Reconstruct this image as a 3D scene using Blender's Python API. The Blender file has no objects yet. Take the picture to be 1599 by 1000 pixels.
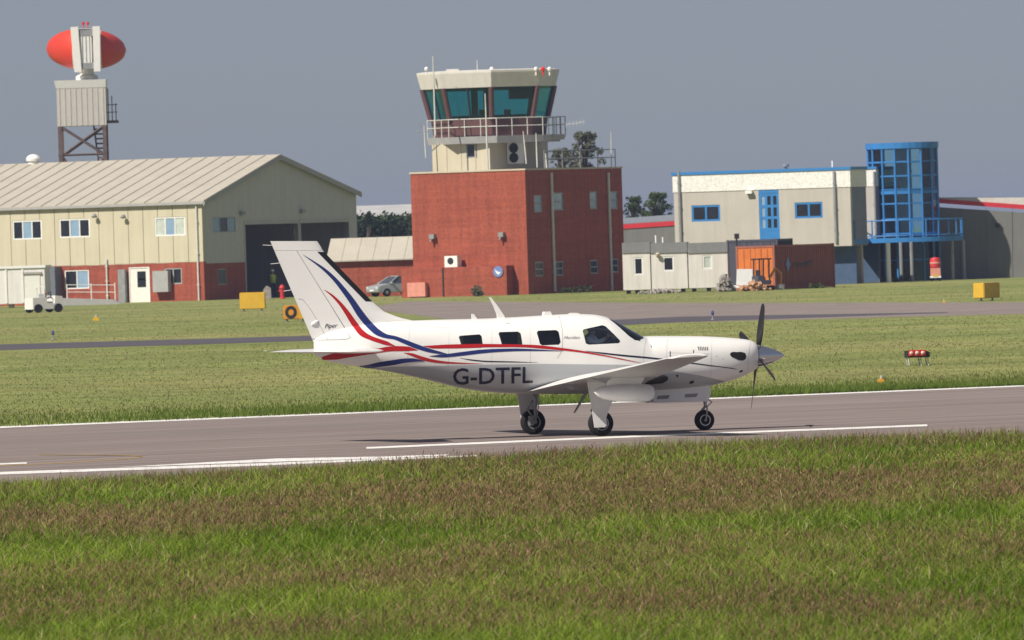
import bpy, bmesh, math, random
import numpy as np
from mathutils import Vector, Matrix
from mathutils.bvhtree import BVHTree
R = math.radians
random.seed(7)
rng = np.random.default_rng(7)
sc = bpy.context.scene
col = sc.collection

# ------------------------------------------------------------------ camera
F = 18000.0            # focal length in photo pixels (photo is 1599 x 1000)
HC = 3.492             # eye height
ROLL = R(1.8)
PITCH = math.atan((500 - 368.8) / F)
fw = Vector((0, math.cos(PITCH), -math.sin(PITCH)))
r0 = Vector((1, 0, 0)); u0 = Vector((0, math.sin(PITCH), math.cos(PITCH)))
rt = r0 * math.cos(ROLL) - u0 * math.sin(ROLL)
up = u0 * math.cos(ROLL) + r0 * math.sin(ROLL)
CAM = Vector((0, 0, HC))
camd = bpy.data.cameras.new('camera'); cam = bpy.data.objects.new('camera', camd); col.objects.link(cam)
cam.matrix_world = Matrix(((rt.x, up.x, -fw.x, 0), (rt.y, up.y, -fw.y, 0), (rt.z, up.z, -fw.z, HC), (0, 0, 0, 1)))
camd.sensor_width = 36.0; camd.sensor_fit = 'HORIZONTAL'; camd.lens = 36.0 * F / 1599
camd.clip_start = 1.0; camd.clip_end = 30000
camd.dof.use_dof = True; camd.dof.focus_distance = 199.0; camd.dof.aperture_fstop = 14.0
sc.camera = cam

# ------------------------------------------------------------------ light
SUN_AZ, SUN_EL = R(48), R(46)      # azimuth: from straight behind the camera towards the left
S = Vector((-math.sin(SUN_AZ) * math.cos(SUN_EL), -math.cos(SUN_AZ) * math.cos(SUN_EL), math.sin(SUN_EL)))
ld = bpy.data.lights.new('sun', 'SUN'); sun = bpy.data.objects.new('sun', ld); col.objects.link(sun)
ld.energy = 5.0; ld.angle = R(0.53); ld.color = (1.0, 0.93, 0.82)
sun.rotation_euler = S.to_track_quat('Z', 'Y').to_euler()
sun.location = (-60, -60, 120)
world = bpy.data.worlds.new('World'); sc.world = world; world.use_nodes = True
wn = world.node_tree.nodes; wl = world.node_tree.links
bg = wn['Background']
sky = wn.new('ShaderNodeTexSky'); sky.sky_type = 'NISHITA'; sky.sun_disc = False
sky.sun_elevation = SUN_EL; sky.sun_rotation = math.atan2(S.x, S.y)
sky.altitude = 0; sky.air_density = 0.6; sky.dust_density = 0.4; sky.ozone_density = 5.0
hz = wn.new('ShaderNodeMix'); hz.data_type = 'RGBA'; hz.inputs[0].default_value = 0.68      # an even veil of summer haze over the clear sky
hz.inputs[7].default_value = (3.1, 3.15, 3.6, 1)
wl.new(sky.outputs[0], hz.inputs[6]); wl.new(hz.outputs[2], bg.inputs['Color'])
bg.inputs['Strength'].default_value = 0.07
vs = sc.view_settings; vs.view_transform = 'Standard'; vs.look = 'None'; vs.exposure = 0.22; vs.gamma = 1.0
vs.use_curve_mapping = False

# ------------------------------------------------------------------ pixel -> place
def ray(px, py):
    return fw * F + rt * (px - 799.5) + up * (500 - py)
def ground(px, py, z=0.0):
    d = ray(px, py); return CAM + d * ((z - HC) / d.z)
def at_y(px, py, Y):
    d = ray(px, py); return CAM + d * (Y / d.y)

# ------------------------------------------------------------------ materials
MATS = {}
def mat(name, c, rough=0.7, var=0.12, scale=3.0, metal=0.0, streak=0.0, bump=0.0, spec=0.4, stretch=(1, 1, 1), c2=None, emit=0):
    if name in MATS: return MATS[name]
    m = bpy.data.materials.new(name); m.use_nodes = True; MATS[name] = m
    n = m.node_tree.nodes; l = m.node_tree.links; b = n['Principled BSDF']
    b.inputs['Roughness'].default_value = rough; b.inputs['Metallic'].default_value = metal
    b.inputs['Specular IOR Level'].default_value = spec
    tc = n.new('ShaderNodeTexCoord'); mp = n.new('ShaderNodeMapping'); mp.inputs['Scale'].default_value = stretch
    l.new(tc.outputs['Object'], mp.inputs[0])
    nz = n.new('ShaderNodeTexNoise'); nz.inputs['Scale'].default_value = scale; nz.inputs['Detail'].default_value = 6
    nz.inputs['Roughness'].default_value = 0.65
    l.new(mp.outputs[0], nz.inputs['Vector'])
    rp = n.new('ShaderNodeValToRGB'); l.new(nz.outputs['Fac'], rp.inputs[0])
    lo = [max(0, v * (1 - var)) for v in c]; hi = [v * (1 + var) for v in (c2 or c)]
    rp.color_ramp.elements[0].position = 0.3; rp.color_ramp.elements[1].position = 0.7
    rp.color_ramp.elements[0].color = (*lo, 1); rp.color_ramp.elements[1].color = (*hi, 1)
    out = rp.outputs[0]
    if streak:
        mp2 = n.new('ShaderNodeMapping'); mp2.inputs['Scale'].default_value = (1.6, 1.6, 0.12); l.new(tc.outputs['Object'], mp2.inputs[0])
        n2 = n.new('ShaderNodeTexNoise'); n2.inputs['Scale'].default_value = 2.2; n2.inputs['Detail'].default_value = 8
        l.new(mp2.outputs[0], n2.inputs['Vector'])
        mr = n.new('ShaderNodeMapRange'); mr.inputs[1].default_value = 0.35; mr.inputs[2].default_value = 0.7
        mr.inputs[3].default_value = 1.0; mr.inputs[4].default_value = 1.0 - streak; l.new(n2.outputs['Fac'], mr.inputs[0])
        mx = n.new('ShaderNodeMix'); mx.data_type = 'RGBA'; mx.blend_type = 'MULTIPLY'; mx.inputs[0].default_value = 1.0
        l.new(out, mx.inputs[6]); l.new(mr.outputs[0], mx.inputs[7]); out = mx.outputs[2]
    if name == 'brick':      # uneven courses: faint level bands
        mp3 = n.new('ShaderNodeMapping'); mp3.inputs['Scale'].default_value = (.12, .12, 2.6); l.new(tc.outputs['Object'], mp3.inputs[0])
        n3 = n.new('ShaderNodeTexNoise'); n3.inputs['Scale'].default_value = 1.4; n3.inputs['Detail'].default_value = 9; n3.inputs['Roughness'].default_value = .75; l.new(mp3.outputs[0], n3.inputs['Vector'])
        m4 = n.new('ShaderNodeMapRange'); m4.inputs[1].default_value = .3; m4.inputs[2].default_value = .7; m4.inputs[3].default_value = .78; m4.inputs[4].default_value = 1.18; l.new(n3.outputs['Fac'], m4.inputs[0])
        mx4 = n.new('ShaderNodeMix'); mx4.data_type = 'RGBA'; mx4.blend_type = 'MULTIPLY'; mx4.inputs[0].default_value = 1.0; l.new(out, mx4.inputs[6]); l.new(m4.outputs[0], mx4.inputs[7]); out = mx4.outputs[2]
    l.new(out, b.inputs['Base Color'])
    if bump:
        bp = n.new('ShaderNodeBump'); bp.inputs['Strength'].default_value = bump; bp.inputs['Distance'].default_value = 0.02
        l.new(nz.outputs['Fac'], bp.inputs['Height']); l.new(bp.outputs[0], b.inputs['Normal'])
    return m
def glass(name, tint, keep, rough=0.03, refl=1.0):
    """tinted pane: part see-through, part mirror"""
    if name in MATS: return MATS[name]
    m = bpy.data.materials.new(name); m.use_nodes = True; MATS[name] = m
    n = m.node_tree.nodes; l = m.node_tree.links; n.remove(n['Principled BSDF'])
    t = n.new('ShaderNodeBsdfTransparent'); t.inputs[0].default_value = (*[v * keep for v in tint], 1)
    g = n.new('ShaderNodeBsdfGlossy'); g.inputs['Roughness'].default_value = rough; g.inputs[0].default_value = (.9, .95, 1, 1)
    fr = n.new('ShaderNodeFresnel'); fr.inputs[0].default_value = 1.5
    nz = n.new('ShaderNodeTexNoise'); nz.inputs['Scale'].default_value = 1.3
    ad = n.new('ShaderNodeMath'); ad.operation = 'MULTIPLY_ADD'; ad.inputs[1].default_value = 0.04
    fm = n.new('ShaderNodeMath'); fm.operation = 'MULTIPLY'; fm.inputs[1].default_value = refl; l.new(fr.outputs[0], fm.inputs[0])
    l.new(nz.outputs['Fac'], ad.inputs[0]); l.new(fm.outputs[0], ad.inputs[2])
    mx = n.new('ShaderNodeMixShader'); l.new(ad.outputs[0], mx.inputs[0]); l.new(t.outputs[0], mx.inputs[1]); l.new(g.outputs[0], mx.inputs[2])
    l.new(mx.outputs[0], n['Material Output'].inputs[0])
    return m

# ------------------------------------------------------------------ mesh builder
ROOTM = {}
class MB:
    def __init__(s): s.v = []; s.f = []; s.m = []
    def add(s, vs, fs, mi=0):
        o = len(s.v); s.v += [Vector(p) for p in vs]; s.f += [[i + o for i in f] for f in fs]; s.m += [mi] * len(fs)
    def hexa(s, p, mi=0):   # 8 points: bottom ring 0-3, top ring 4-7
        s.add(p, [(0, 3, 2, 1), (4, 5, 6, 7), (0, 1, 5, 4), (1, 2, 6, 5), (2, 3, 7, 6), (3, 0, 4, 7)], mi)
    def box(s, a, b, mi=0, M=None):
        x0, y0, z0 = a; x1, y1, z1 = b
        p = [Vector(q) for q in ((x0, y0, z0), (x1, y0, z0), (x1, y1, z0), (x0, y1, z0), (x0, y0, z1), (x1, y0, z1), (x1, y1, z1), (x0, y1, z1))]
        if M: p = [M @ q for q in p]
        s.hexa(p, mi)
    def fbox(s, fr, s0, s1, d0, d1, z0, z1, mi=0):
        P = fr.P
        s.hexa([P(s0, d0, z0), P(s1, d0, z0), P(s1, d1, z0), P(s0, d1, z0), P(s0, d0, z1), P(s1, d0, z1), P(s1, d1, z1), P(s0, d1, z1)], mi)
    def prism(s, poly, e, mi=0):
        n = len(poly); a = [Vector(p) for p in poly]; b = [p + Vector(e) for p in a]
        s.add(a + b, [list(range(n))[::-1], list(range(n, 2 * n))] + [(i, (i + 1) % n, n + (i + 1) % n, n + i) for i in range(n)], mi)
    def loft(s, rings, mi=0, caps=True, closed=True):
        n = len(rings[0]); o = len(s.v)
        for r in rings: s.v += [Vector(p) for p in r]
        for i in range(len(rings) - 1):
            for j in range(n if closed else n - 1):
                k = (j + 1) % n
                s.f.append([o + i * n + j, o + i * n + k, o + (i + 1) * n + k, o + (i + 1) * n + j]); s.m.append(mi)
        if caps:
            s.f.append([o + j for j in range(n)][::-1]); s.m.append(mi)
            s.f.append([o + (len(rings) - 1) * n + j for j in range(n)]); s.m.append(mi)
    def tube(s, pts, r, n=8, mi=0):
        pts = [Vector(p) for p in pts]; rr = r if isinstance(r, (list, tuple)) else [r] * len(pts); rings = []
        for i, p in enumerate(pts):
            t = (pts[min(i + 1, len(pts) - 1)] - pts[max(i - 1, 0)]).normalized()
            a = t.orthogonal().normalized() if abs(t.z) > .9 else t.cross(Vector((0, 0, 1))).normalized()
            b = t.cross(a)
            rings.append([p + (a * math.cos(2 * math.pi * k / n) + b * math.sin(2 * math.pi * k / n)) * rr[i] for k in range(n)])
        s.loft(rings, mi)
    def lathe(s, prof, org, axis, n=24, mi=0, caps=True):  # prof: (radius, along)
        axis = Vector(axis).normalized(); a = axis.orthogonal().normalized(); b = axis.cross(a); org = Vector(org)
        s.loft([[org + axis * h + (a * math.cos(2 * math.pi * k / n) + b * math.sin(2 * math.pi * k / n)) * r for k in range(n)] for r, h in prof], mi, caps)
    def build(s, name, mats, parent=None, smooth=False, world=True, sharp=35):
        me = bpy.data.meshes.new(name)
        vs = s.v
        if parent is not None and world:
            M = rootm(parent).inverted(); vs = [M @ v for v in vs]
        me.from_pydata([tuple(v) for v in vs], [], s.f)
        bm = bmesh.new(); bm.from_mesh(me); bmesh.ops.recalc_face_normals(bm, faces=bm.faces); bm.to_mesh(me); bm.free()
        if not isinstance(mats, (list, tuple)): mats = [mats]
        for m in mats: me.materials.append(MATS[m] if isinstance(m, str) else m)
        if len(mats) > 1: me.polygons.foreach_set('material_index', s.m)
        if smooth:
            me.polygons.foreach_set('use_smooth', [True] * len(me.polygons)); me.set_sharp_from_angle(angle=R(sharp))
        o = bpy.data.objects.new(name, me); col.objects.link(o)
        if parent is not None: o.parent = parent
        return o
def rootm(o):
    while o.parent is not None: o = o.parent
    return ROOTM.get(o.name, Matrix())
def tag(o, label=None, cat=None, group=None, kind=None):
    if label: o['label'] = label
    if cat: o['category'] = cat
    if group: o['group'] = group
    if kind: o['kind'] = kind
    return o
def thing(name, loc, label, cat, rz=0.0, group=None):
    o = bpy.data.objects.new(name, None); col.objects.link(o); o.empty_display_size = 0.2
    o.location = loc; o.rotation_euler = (0, 0, rz)
    ROOTM[o.name] = Matrix.Translation(Vector(loc)) @ Matrix.Rotation(rz, 4, 'Z')
    return tag(o, label, cat, group)
class Fr:
    """a wall plane: s runs along it, d goes into the building, z up"""
    def __init__(s, C, u, n): s.C = Vector((C[0], C[1], 0)); s.u = Vector(u).normalized(); s.n = Vector(n).normalized()
    def P(s, a, d, z): return s.C + s.u * a + s.n * d + Vector((0, 0, z))
    def px(s, x, y):
        nn = Vector((s.u.y, -s.u.x, 0)); d = ray(x, y); t = (s.C - CAM).dot(nn) / d.dot(nn)
        p = CAM + d * t; return (p - s.C).dot(s.u), p.z
    def rect(s, x0, y0, x1, y1):
        xm, ym = (x0 + x1) / 2, (y0 + y1) / 2
        a, b = s.px(x0, ym)[0], s.px(x1, ym)[0]; zt, zb = s.px(xm, y0)[1], s.px(xm, y1)[1]
        return (min(a, b), max(a, b), zb, zt)
def corner(px, Y, a):
    C = at_y(px, 440, Y); a = R(a)
    uL = (-math.cos(a), math.sin(a), 0); uR = (math.sin(a), math.cos(a), 0)
    return Fr(C, uL, uR), Fr(C, uR, uL)
def wall(mb, fr, s0, s1, z0, z1, ops, d0=0.0, th=0.2, mi=0):
    ops = [(max(a, s0), min(b, s1), max(c, z0), min(d, z1)) for a, b, c, d in ops]
    ops = [o for o in ops if o[1] - o[0] > 1e-3 and o[3] - o[2] > 1e-3]
    ss = sorted({s0, s1, *[o[0] for o in ops], *[o[1] for o in ops]})
    for a, b in zip(ss[:-1], ss[1:]):
        if b - a < 1e-4: continue
        m = (a + b) / 2; cuts = sorted([(o[2], o[3]) for o in ops if o[0] < m < o[1]]); z = z0
        for c, d in cuts:
            if c - z > 1e-4: mb.fbox(fr, a, b, d0, d0 + th, z, c, mi)
            z = max(z, d)
        if z1 - z > 1e-4: mb.fbox(fr, a, b, d0, d0 + th, z, z1, mi)
def window(root, fr, rect, cols, rows, fmat, panes, fw_=0.07, d=0.05, name='window'):
    """panes: material name or list (row-major from the lower s side)"""
    s0, s1, z0, z1 = rect; mb = MB(); e = 0.012
    mb.fbox(fr, s0 - e, s1 + e, d - .03, d + .06, z0 - e, z0 + fw_); mb.fbox(fr, s0 - e, s1 + e, d - .03, d + .06, z1 - fw_, z1 + e)
    mb.fbox(fr, s0 - e, s0 + fw_, d - .03, d + .06, z0 + fw_, z1 - fw_); mb.fbox(fr, s1 - fw_, s1 + e, d - .03, d + .06, z0 + fw_, z1 - fw_)
    cw = (s1 - s0 - fw_) / cols; rh = (z1 - z0 - fw_) / rows
    for i in range(1, cols): mb.fbox(fr, s0 + i * cw, s0 + i * cw + fw_, d - .027, d + .055, z0 + fw_, z1 - fw_)
    for j in range(1, rows): mb.fbox(fr, s0 + fw_, s1 - fw_, d - .024, d + .05, z0 + j * rh, z0 + j * rh + fw_)
    w = mb.build(name, fmat, root); k = 0
    for j in range(rows):
        for i in range(cols):
            pm = panes if isinstance(panes, str) else panes[k % len(panes)]; k += 1
            if pm is None: continue
            q = MB(); q.fbox(fr, s0 + i * cw + fw_ - .004, s0 + (i + 1) * cw + .004, d + .005, d + .02, z0 + j * rh + fw_ - .004, z0 + (j + 1) * rh + .004)
            q.build('pane', pm, w)
    return w
def pchip(xs, ys, xq):
    xs = np.asarray(xs, float); ys = np.asarray(ys, float); h = np.diff(xs); dl = np.diff(ys) / h
    d = np.zeros_like(ys); d[0] = dl[0]; d[-1] = dl[-1]
    for i in range(1, len(xs) - 1):
        if dl[i - 1] * dl[i] > 0:
            w1 = 2 * h[i] + h[i - 1]; w2 = h[i] + 2 * h[i - 1]; d[i] = (w1 + w2) / (w1 / dl[i - 1] + w2 / dl[i])
    i = np.clip(np.searchsorted(xs, xq) - 1, 0, len(h) - 1); t = (xq - xs[i]) / h[i]
    return ((1 + 2 * t) * (1 - t) ** 2 * ys[i] + t * (1 - t) ** 2 * h[i] * d[i] + t * t * (3 - 2 * t) * ys[i + 1] + t * t * (t - 1) * h[i] * d[i + 1])
def vnoise(x, y, seed=0):
    xi = np.floor(x).astype(np.int64); yi = np.floor(y).astype(np.int64); fx = x - xi; fy = y - yi
    def h(a, b):
        n = (a * 374761393 + b * 668265263 + seed * 974711) & 0x7fffffff
        n = ((n ^ (n >> 13)) * 1274126177) & 0x7fffffff
        return ((n ^ (n >> 16)) & 0xffff) / 65535.0
    fx = fx * fx * (3 - 2 * fx); fy = fy * fy * (3 - 2 * fy)
    return (h(xi, yi) * (1 - fx) + h(xi + 1, yi) * fx) * (1 - fy) + (h(xi, yi + 1) * (1 - fx) + h(xi + 1, yi + 1) * fx) * fy
def fbm(x, y, seed=0, o=4):
    t = 0; a = .5; 
    for i in range(o): t = t + a * vnoise(x * 2 ** i, y * 2 ** i, seed + i); a *= .5
    return t / (1 - .5 ** o)
# ------------------------------------------------------------------ the setting: ground, runway, taxiways
def ground_mat(name, cols, scales, stretch=(1, 1, 1), rot=0.0, rough=0.9, bump=0.3):
    m = bpy.data.materials.new(name); m.use_nodes = True; MATS[name] = m
    n = m.node_tree.nodes; l = m.node_tree.links; b = n['Principled BSDF']; b.inputs['Roughness'].default_value = rough
    b.inputs['Specular IOR Level'].default_value = 0.15
    g = n.new('ShaderNodeNewGeometry'); mp = n.new('ShaderNodeMapping'); mp.vector_type = 'TEXTURE'
    mp.inputs['Rotation'].default_value = (0, 0, rot); mp.inputs['Scale'].default_value = stretch
    l.new(g.outputs['Position'], mp.inputs[0])
    out = None
    for k, sc_ in enumerate(scales):
        nz = n.new('ShaderNodeTexNoise'); nz.inputs['Scale'].default_value = sc_; nz.inputs['Detail'].default_value = 5; nz.inputs['Roughness'].default_value = .6
        nz.noise_dimensions = '4D'; nz.inputs['W'].default_value = k * 7.3
        l.new(mp.outputs[0], nz.inputs['Vector'])
        if out is None:
            rp = n.new('ShaderNodeValToRGB'); cr = rp.color_ramp
            cr.elements[0].position = .3; cr.elements[1].position = .72
            cr.elements[0].color = (*cols[0], 1); cr.elements[1].color = (*cols[-1], 1)
            for i, c in enumerate(cols[1:-1]):
                e = cr.elements.new(.3 + .42 * (i + 1) / (len(cols) - 1)); e.color = (*c, 1)
            l.new(nz.outputs['Fac'], rp.inputs[0]); out = rp.outputs[0]
        else:
            mr = n.new('ShaderNodeMapRange'); mr.inputs[1].default_value = .3; mr.inputs[2].default_value = .7
            mr.inputs[3].default_value = .72; mr.inputs[4].default_value = 1.25; l.new(nz.outputs['Fac'], mr.inputs[0])
            mx = n.new('ShaderNodeMix'); mx.data_type = 'RGBA'; mx.blend_type = 'MULTIPLY'; mx.inputs[0].default_value = 1
            l.new(out, mx.inputs[6]); l.new(mr.outputs[0], mx.inputs[7]); out = mx.outputs[2]
    l.new(out, b.inputs['Base Color'])
    if bump:
        bp = n.new('ShaderNodeBump'); bp.inputs['Strength'].default_value = bump; bp.inputs['Distance'].default_value = .03
        l.new(nz.outputs['Fac'], bp.inputs['Height']); l.new(bp.outputs[0], b.inputs['Normal'])
    return m
ra = ground(0, 668); rb = ground(1599, 603); RUNROT = math.atan2(rb.y - ra.y, rb.x - ra.x)
ground_mat('grass_ground', [(.135, .17, .042), (.215, .235, .075), (.29, .25, .105)], [.055, .3, 2.5], bump=.2)
ground_mat('asphalt_pink', [(.185, .148, .138), (.225, .185, .173), (.25, .21, .196)], [.3, 1.6, 9.0], stretch=(26, 1, 1), rot=RUNROT, bump=.15)
ground_mat('asphalt_dark', [(.075, .07, .085), (.11, .1, .11)], [.3, 3.0], stretch=(8, 1, 1), rot=RUNROT, bump=.15)
ground_mat('concrete_apron', [(.2, .165, .15), (.27, .225, .205)], [.15, 1.5, 9.0], stretch=(4, 1, 1), rot=RUNROT, bump=.15)
ground_mat('paint_white', [(.42, .39, .37), (.74, .72, .7), (.8, .79, .77)], [2.5, 9.0], bump=.1)
ground_mat('paint_yellow', [(.32, .22, .1), (.42, .28, .08)], [1.2], bump=.1)
def sheet(name, poly, z, m, parent=None):
    mb = MB(); mb.add([(p[0], p[1], z) for p in poly], [list(range(len(poly)))])
    o = mb.build(name, m, parent); 
    if parent is None: tag(o, kind='structure')
    return o
sheet('grass_field', [(-4000, -60), (4000, -60), (4000, 9000), (-4000, 9000)], 0.0, 'grass_ground')
def ext(p, q, k):   # lengthen the ground line p-q by k metres at both ends
    d = (q - p).normalized(); return p - d * k, q + d * k
e0, e1 = ext(ground(0, 668), ground(1599, 603), 60); n0, n1 = ext(ground(0, 776), ground(1599, 696), 45)
runway = sheet('runway', [e0, e1, n1, n0], .004, 'asphalt_pink')
def strip(name, pts, th, m, parent=None, z=.008):     # painted line along photo points, th = thickness in pixels
    top = [ground(x, y - (t if isinstance(th, list) else th) / 2) for (x, y), t in zip(pts, th if isinstance(th, list) else [th] * len(pts))]
    bot = [ground(x, y + (t if isinstance(th, list) else th) / 2) for (x, y), t in zip(pts, th if isinstance(th, list) else [th] * len(pts))]
    return sheet(name, top + bot[::-1], z, m, parent)
strip('edge_line', [(-120, 672.9), (700, 639.5), (1720, 598.2)], 2.4, 'paint_white', runway)
strip('centre_line', [(572, 700.5), (1000, 682), (1448, 665)], 2.8, 'paint_white', runway)
strip('centre_line', [(-300, 737), (42, 724)], 2.2, 'paint_white', runway)
strip('side_stripe', [(-200, 747), (0, 740), (400, 726.5), (745, 712.5)], [4.0, 4.0, 4.0, 2.0], 'paint_white', runway)
sheet('marking_block', [ground(*p) for p in ((178, 731), (430, 717.2), (600, 714), (700, 710.6), (700, 712.6), (600, 717), (430, 722.4))], .010, 'paint_white', runway)
strip('taxi_line', [(-60, 731), (95, 724), (190, 718), (222, 714.6)], .9, 'paint_yellow', runway)
strip('taxi_line', [(60, 711), (150, 711.5), (205, 712.6), (222, 713.8)], .7, 'paint_yellow', runway, .012)
sheet('taxiway', [ground(*p) for p in ((-300, 548.5), (0, 538.5), (480, 525), (1060, 495), (1480, 488), (1480, 489.2), (1060, 503.6), (480, 533), (0, 547.5), (-300, 557))], .008, 'asphalt_dark')
sheet('apron', [ground(*p) for p in ((560, 481), (640, 471), (1050, 473.5), (1599, 472.5), (1900, 470), (1900, 484), (1599, 490.5), (1060, 504), (820, 514))], .004, 'concrete_apron')

# ------------------------------------------------------------------ grass as real blades
def grass_mat():
    m = bpy.data.materials.new('grass_blades'); m.use_nodes = True; MATS['grass_blades'] = m
    n = m.node_tree.nodes; l = m.node_tree.links; n.remove(n['Principled BSDF'])
    a = n.new('ShaderNodeVertexColor'); a.layer_name = 'Col'
    d = n.new('ShaderNodeBsdfDiffuse'); t = n.new('ShaderNodeBsdfTranslucent'); mx = n.new('ShaderNodeMixShader'); mx.inputs[0].default_value = .25
    nz = n.new('ShaderNodeTexNoise'); nz.inputs['Scale'].default_value = .6
    mr = n.new('ShaderNodeMapRange'); mr.inputs[3].default_value = .8; mr.inputs[4].default_value = 1.2; l.new(nz.outputs['Fac'], mr.inputs[0])
    mm = n.new('ShaderNodeMix'); mm.data_type = 'RGBA'; mm.blend_type = 'MULTIPLY'; mm.inputs[0].default_value = 1
    l.new(a.outputs[0], mm.inputs[6]); l.new(mr.outputs[0], mm.inputs[7])
    l.new(mm.outputs[2], d.inputs[0]); l.new(mm.outputs[2], t.inputs[0])
    l.new(d.outputs[0], mx.inputs[1]); l.new(t.outputs[0], mx.inputs[2]); l.new(mx.outputs[0], n['Material Output'].inputs[0])
grass_mat()
FW, RT, UP = (np.array(v) for v in (fw, rt, up))
def ground_np(x, y):
    d = FW * F + np.outer(x - 799.5, RT) + np.outer(500 - y, UP); t = -HC / d[:, 2]
    return d[:, 0] * t, d[:, 1] * t
def blades(name, X, Y, Z0, L, Wd, C0, C1, label, lean=.35, headw=None):
    """one mesh of 5-point blades; headw widens the middle (seed heads)"""
    N = len(X); yaw = rng.uniform(0, 2 * np.pi, N); ln = rng.uniform(.05, lean, N) * L; la = rng.uniform(0, 2 * np.pi, N)
    cx, cy = np.cos(yaw) * Wd / 2, np.sin(yaw) * Wd / 2; lx, ly = np.cos(la) * ln, np.sin(la) * ln
    v = np.zeros((N, 5, 3), np.float32); mw = .8 if headw is None else headw
    v[:, 0] = np.stack([X - cx, Y - cy, Z0], 1); v[:, 1] = np.stack([X + cx, Y + cy, Z0], 1)
    v[:, 2] = np.stack([X + cx * mw + lx * .3, Y + cy * mw + ly * .3, Z0 + L * .55], 1); v[:, 3] = np.stack([X - cx * mw + lx * .3, Y - cy * mw + ly * .3, Z0 + L * .55], 1)
    v[:, 4] = np.stack([X + lx, Y + ly, Z0 + L], 1)
    me = bpy.data.meshes.new(name); me.vertices.add(N * 5); me.vertices.foreach_set('co', v.ravel())
    base = (np.arange(N) * 5)[:, None]; loops = np.concatenate([base + np.array([0, 1, 2, 3]), base + np.array([3, 2, 4])], 1).ravel()
    me.loops.add(N * 7); me.loops.foreach_set('vertex_index', loops.astype(np.int32))
    me.polygons.add(N * 2); st = (np.arange(N) * 7)[:, None] + np.array([0, 4]); me.polygons.foreach_set('loop_start', st.ravel().astype(np.int32))
    me.update(); me.validate()
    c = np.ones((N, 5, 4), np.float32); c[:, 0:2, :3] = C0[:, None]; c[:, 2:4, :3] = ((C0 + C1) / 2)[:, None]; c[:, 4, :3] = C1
    at = me.color_attributes.new('Col', 'FLOAT_COLOR', 'POINT'); at.data.foreach_set('color', c.ravel())
    me.materials.append(MATS['grass_blades'])
    o = bpy.data.objects.new(name, me); col.objects.link(o); return tag(o, label, 'grass', kind='stuff')
EDX = [-400, 0, 300, 600, 800, 1050, 1300, 1599, 1900]; EDY = [786, 766, 750, 732.5, 719, 703, 691, 684, 675]
def mix(a, b, t): return np.asarray(a) * (1 - t)[:, None] + np.asarray(b) * t[:, None]
def brown_field(X, Y):
    """where the purple-brown seed heads stand thick: loose drifts across the field"""
    w = Y + 16 * (fbm(X / 4.0, Y / 16.0, 3) - .5) * 2 - .35 * X
    n = fbm(X / 2.2, Y / 6.0, 11); f = fbm(X / .45, Y / 1.6, 31)
    def band(c, h): return np.exp(-((w - c) / h) ** 2)
    b = .6 * band(191, 5) + .95 * band(146, 11) + .8 * band(117, 5) + .45 * band(103, 3)
    return np.clip(b * (.25 + .9 * n) * (.25 + 1.3 * f) + (n - .53) * 1.1 * (.2 + f) + .04, 0, 1)
def fore(N, seed):
    x = rng.uniform(-260, 1860, N); top = np.interp(x, EDX, EDY); y = top + (1120 - top) * rng.uniform(0, 1, N)
    return ground_np(x, y)
X, Y = fore(430000, 1); b = brown_field(X, Y); r = rng.uniform(0, 1, len(X)); k = Y / 100
lush = fbm(X / 2.5, Y / 8, 21) * .6 + fbm(X / .5, Y / 1.6, 22) * .4
val = (rng.uniform(.5, 1.35, len(X)) * (.6 + .8 * lush))[:, None]
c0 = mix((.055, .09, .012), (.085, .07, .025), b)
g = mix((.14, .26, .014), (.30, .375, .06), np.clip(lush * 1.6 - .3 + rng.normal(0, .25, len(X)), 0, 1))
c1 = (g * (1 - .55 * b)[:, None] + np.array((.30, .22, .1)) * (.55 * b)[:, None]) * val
straw = r > .95; c1[straw] = np.array((.66, .56, .36)) * rng.uniform(.45, 1.1, (straw.sum(), 1)); c0[straw] *= 2
L = rng.uniform(.07, .22, len(X)) * (.6 + .8 * lush); Wd = rng.uniform(.005, .012, len(X)) * k
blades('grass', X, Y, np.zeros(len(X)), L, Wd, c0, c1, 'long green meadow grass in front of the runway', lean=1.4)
X, Y = fore(420000, 2); b = brown_field(X, Y); keep = rng.uniform(0, 1, len(X)) < b * .72 + .02; X, Y, b = X[keep], Y[keep], b[keep]
z0 = rng.uniform(.07, .2, len(X)); t = rng.uniform(0, 1, len(X)); sp = (rng.uniform(0, 1, len(X)) > .965)[:, None]
c0 = mix((.13, .08, .045), (.22, .14, .08), t); c1 = mix((.19, .105, .07), (.38, .26, .16), rng.uniform(0, 1, len(X))) ; c1 = np.where(sp, c1 * 2.0, c1)
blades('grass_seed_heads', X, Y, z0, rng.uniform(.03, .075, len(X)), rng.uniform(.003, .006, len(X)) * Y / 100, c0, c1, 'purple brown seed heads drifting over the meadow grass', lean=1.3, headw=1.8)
# taller stems that break the edge against the runway
N = 15000; x = rng.uniform(-260, 1860, N); y = np.interp(x, EDX, EDY) + rng.uniform(0, 12, N) ** 1.2; X, Y = ground_np(x, y)
H = rng.uniform(.1, .26, N) * rng.uniform(.7, 1.15, N); q = np.ones((N, 3))
blades('grass_stems', X, Y, np.zeros(N), H, np.full(N, .008), q * (.09, .075, .03), q * (.25, .155, .1), 'thin seeding grass stems along the runway edge', lean=.3)
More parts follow.
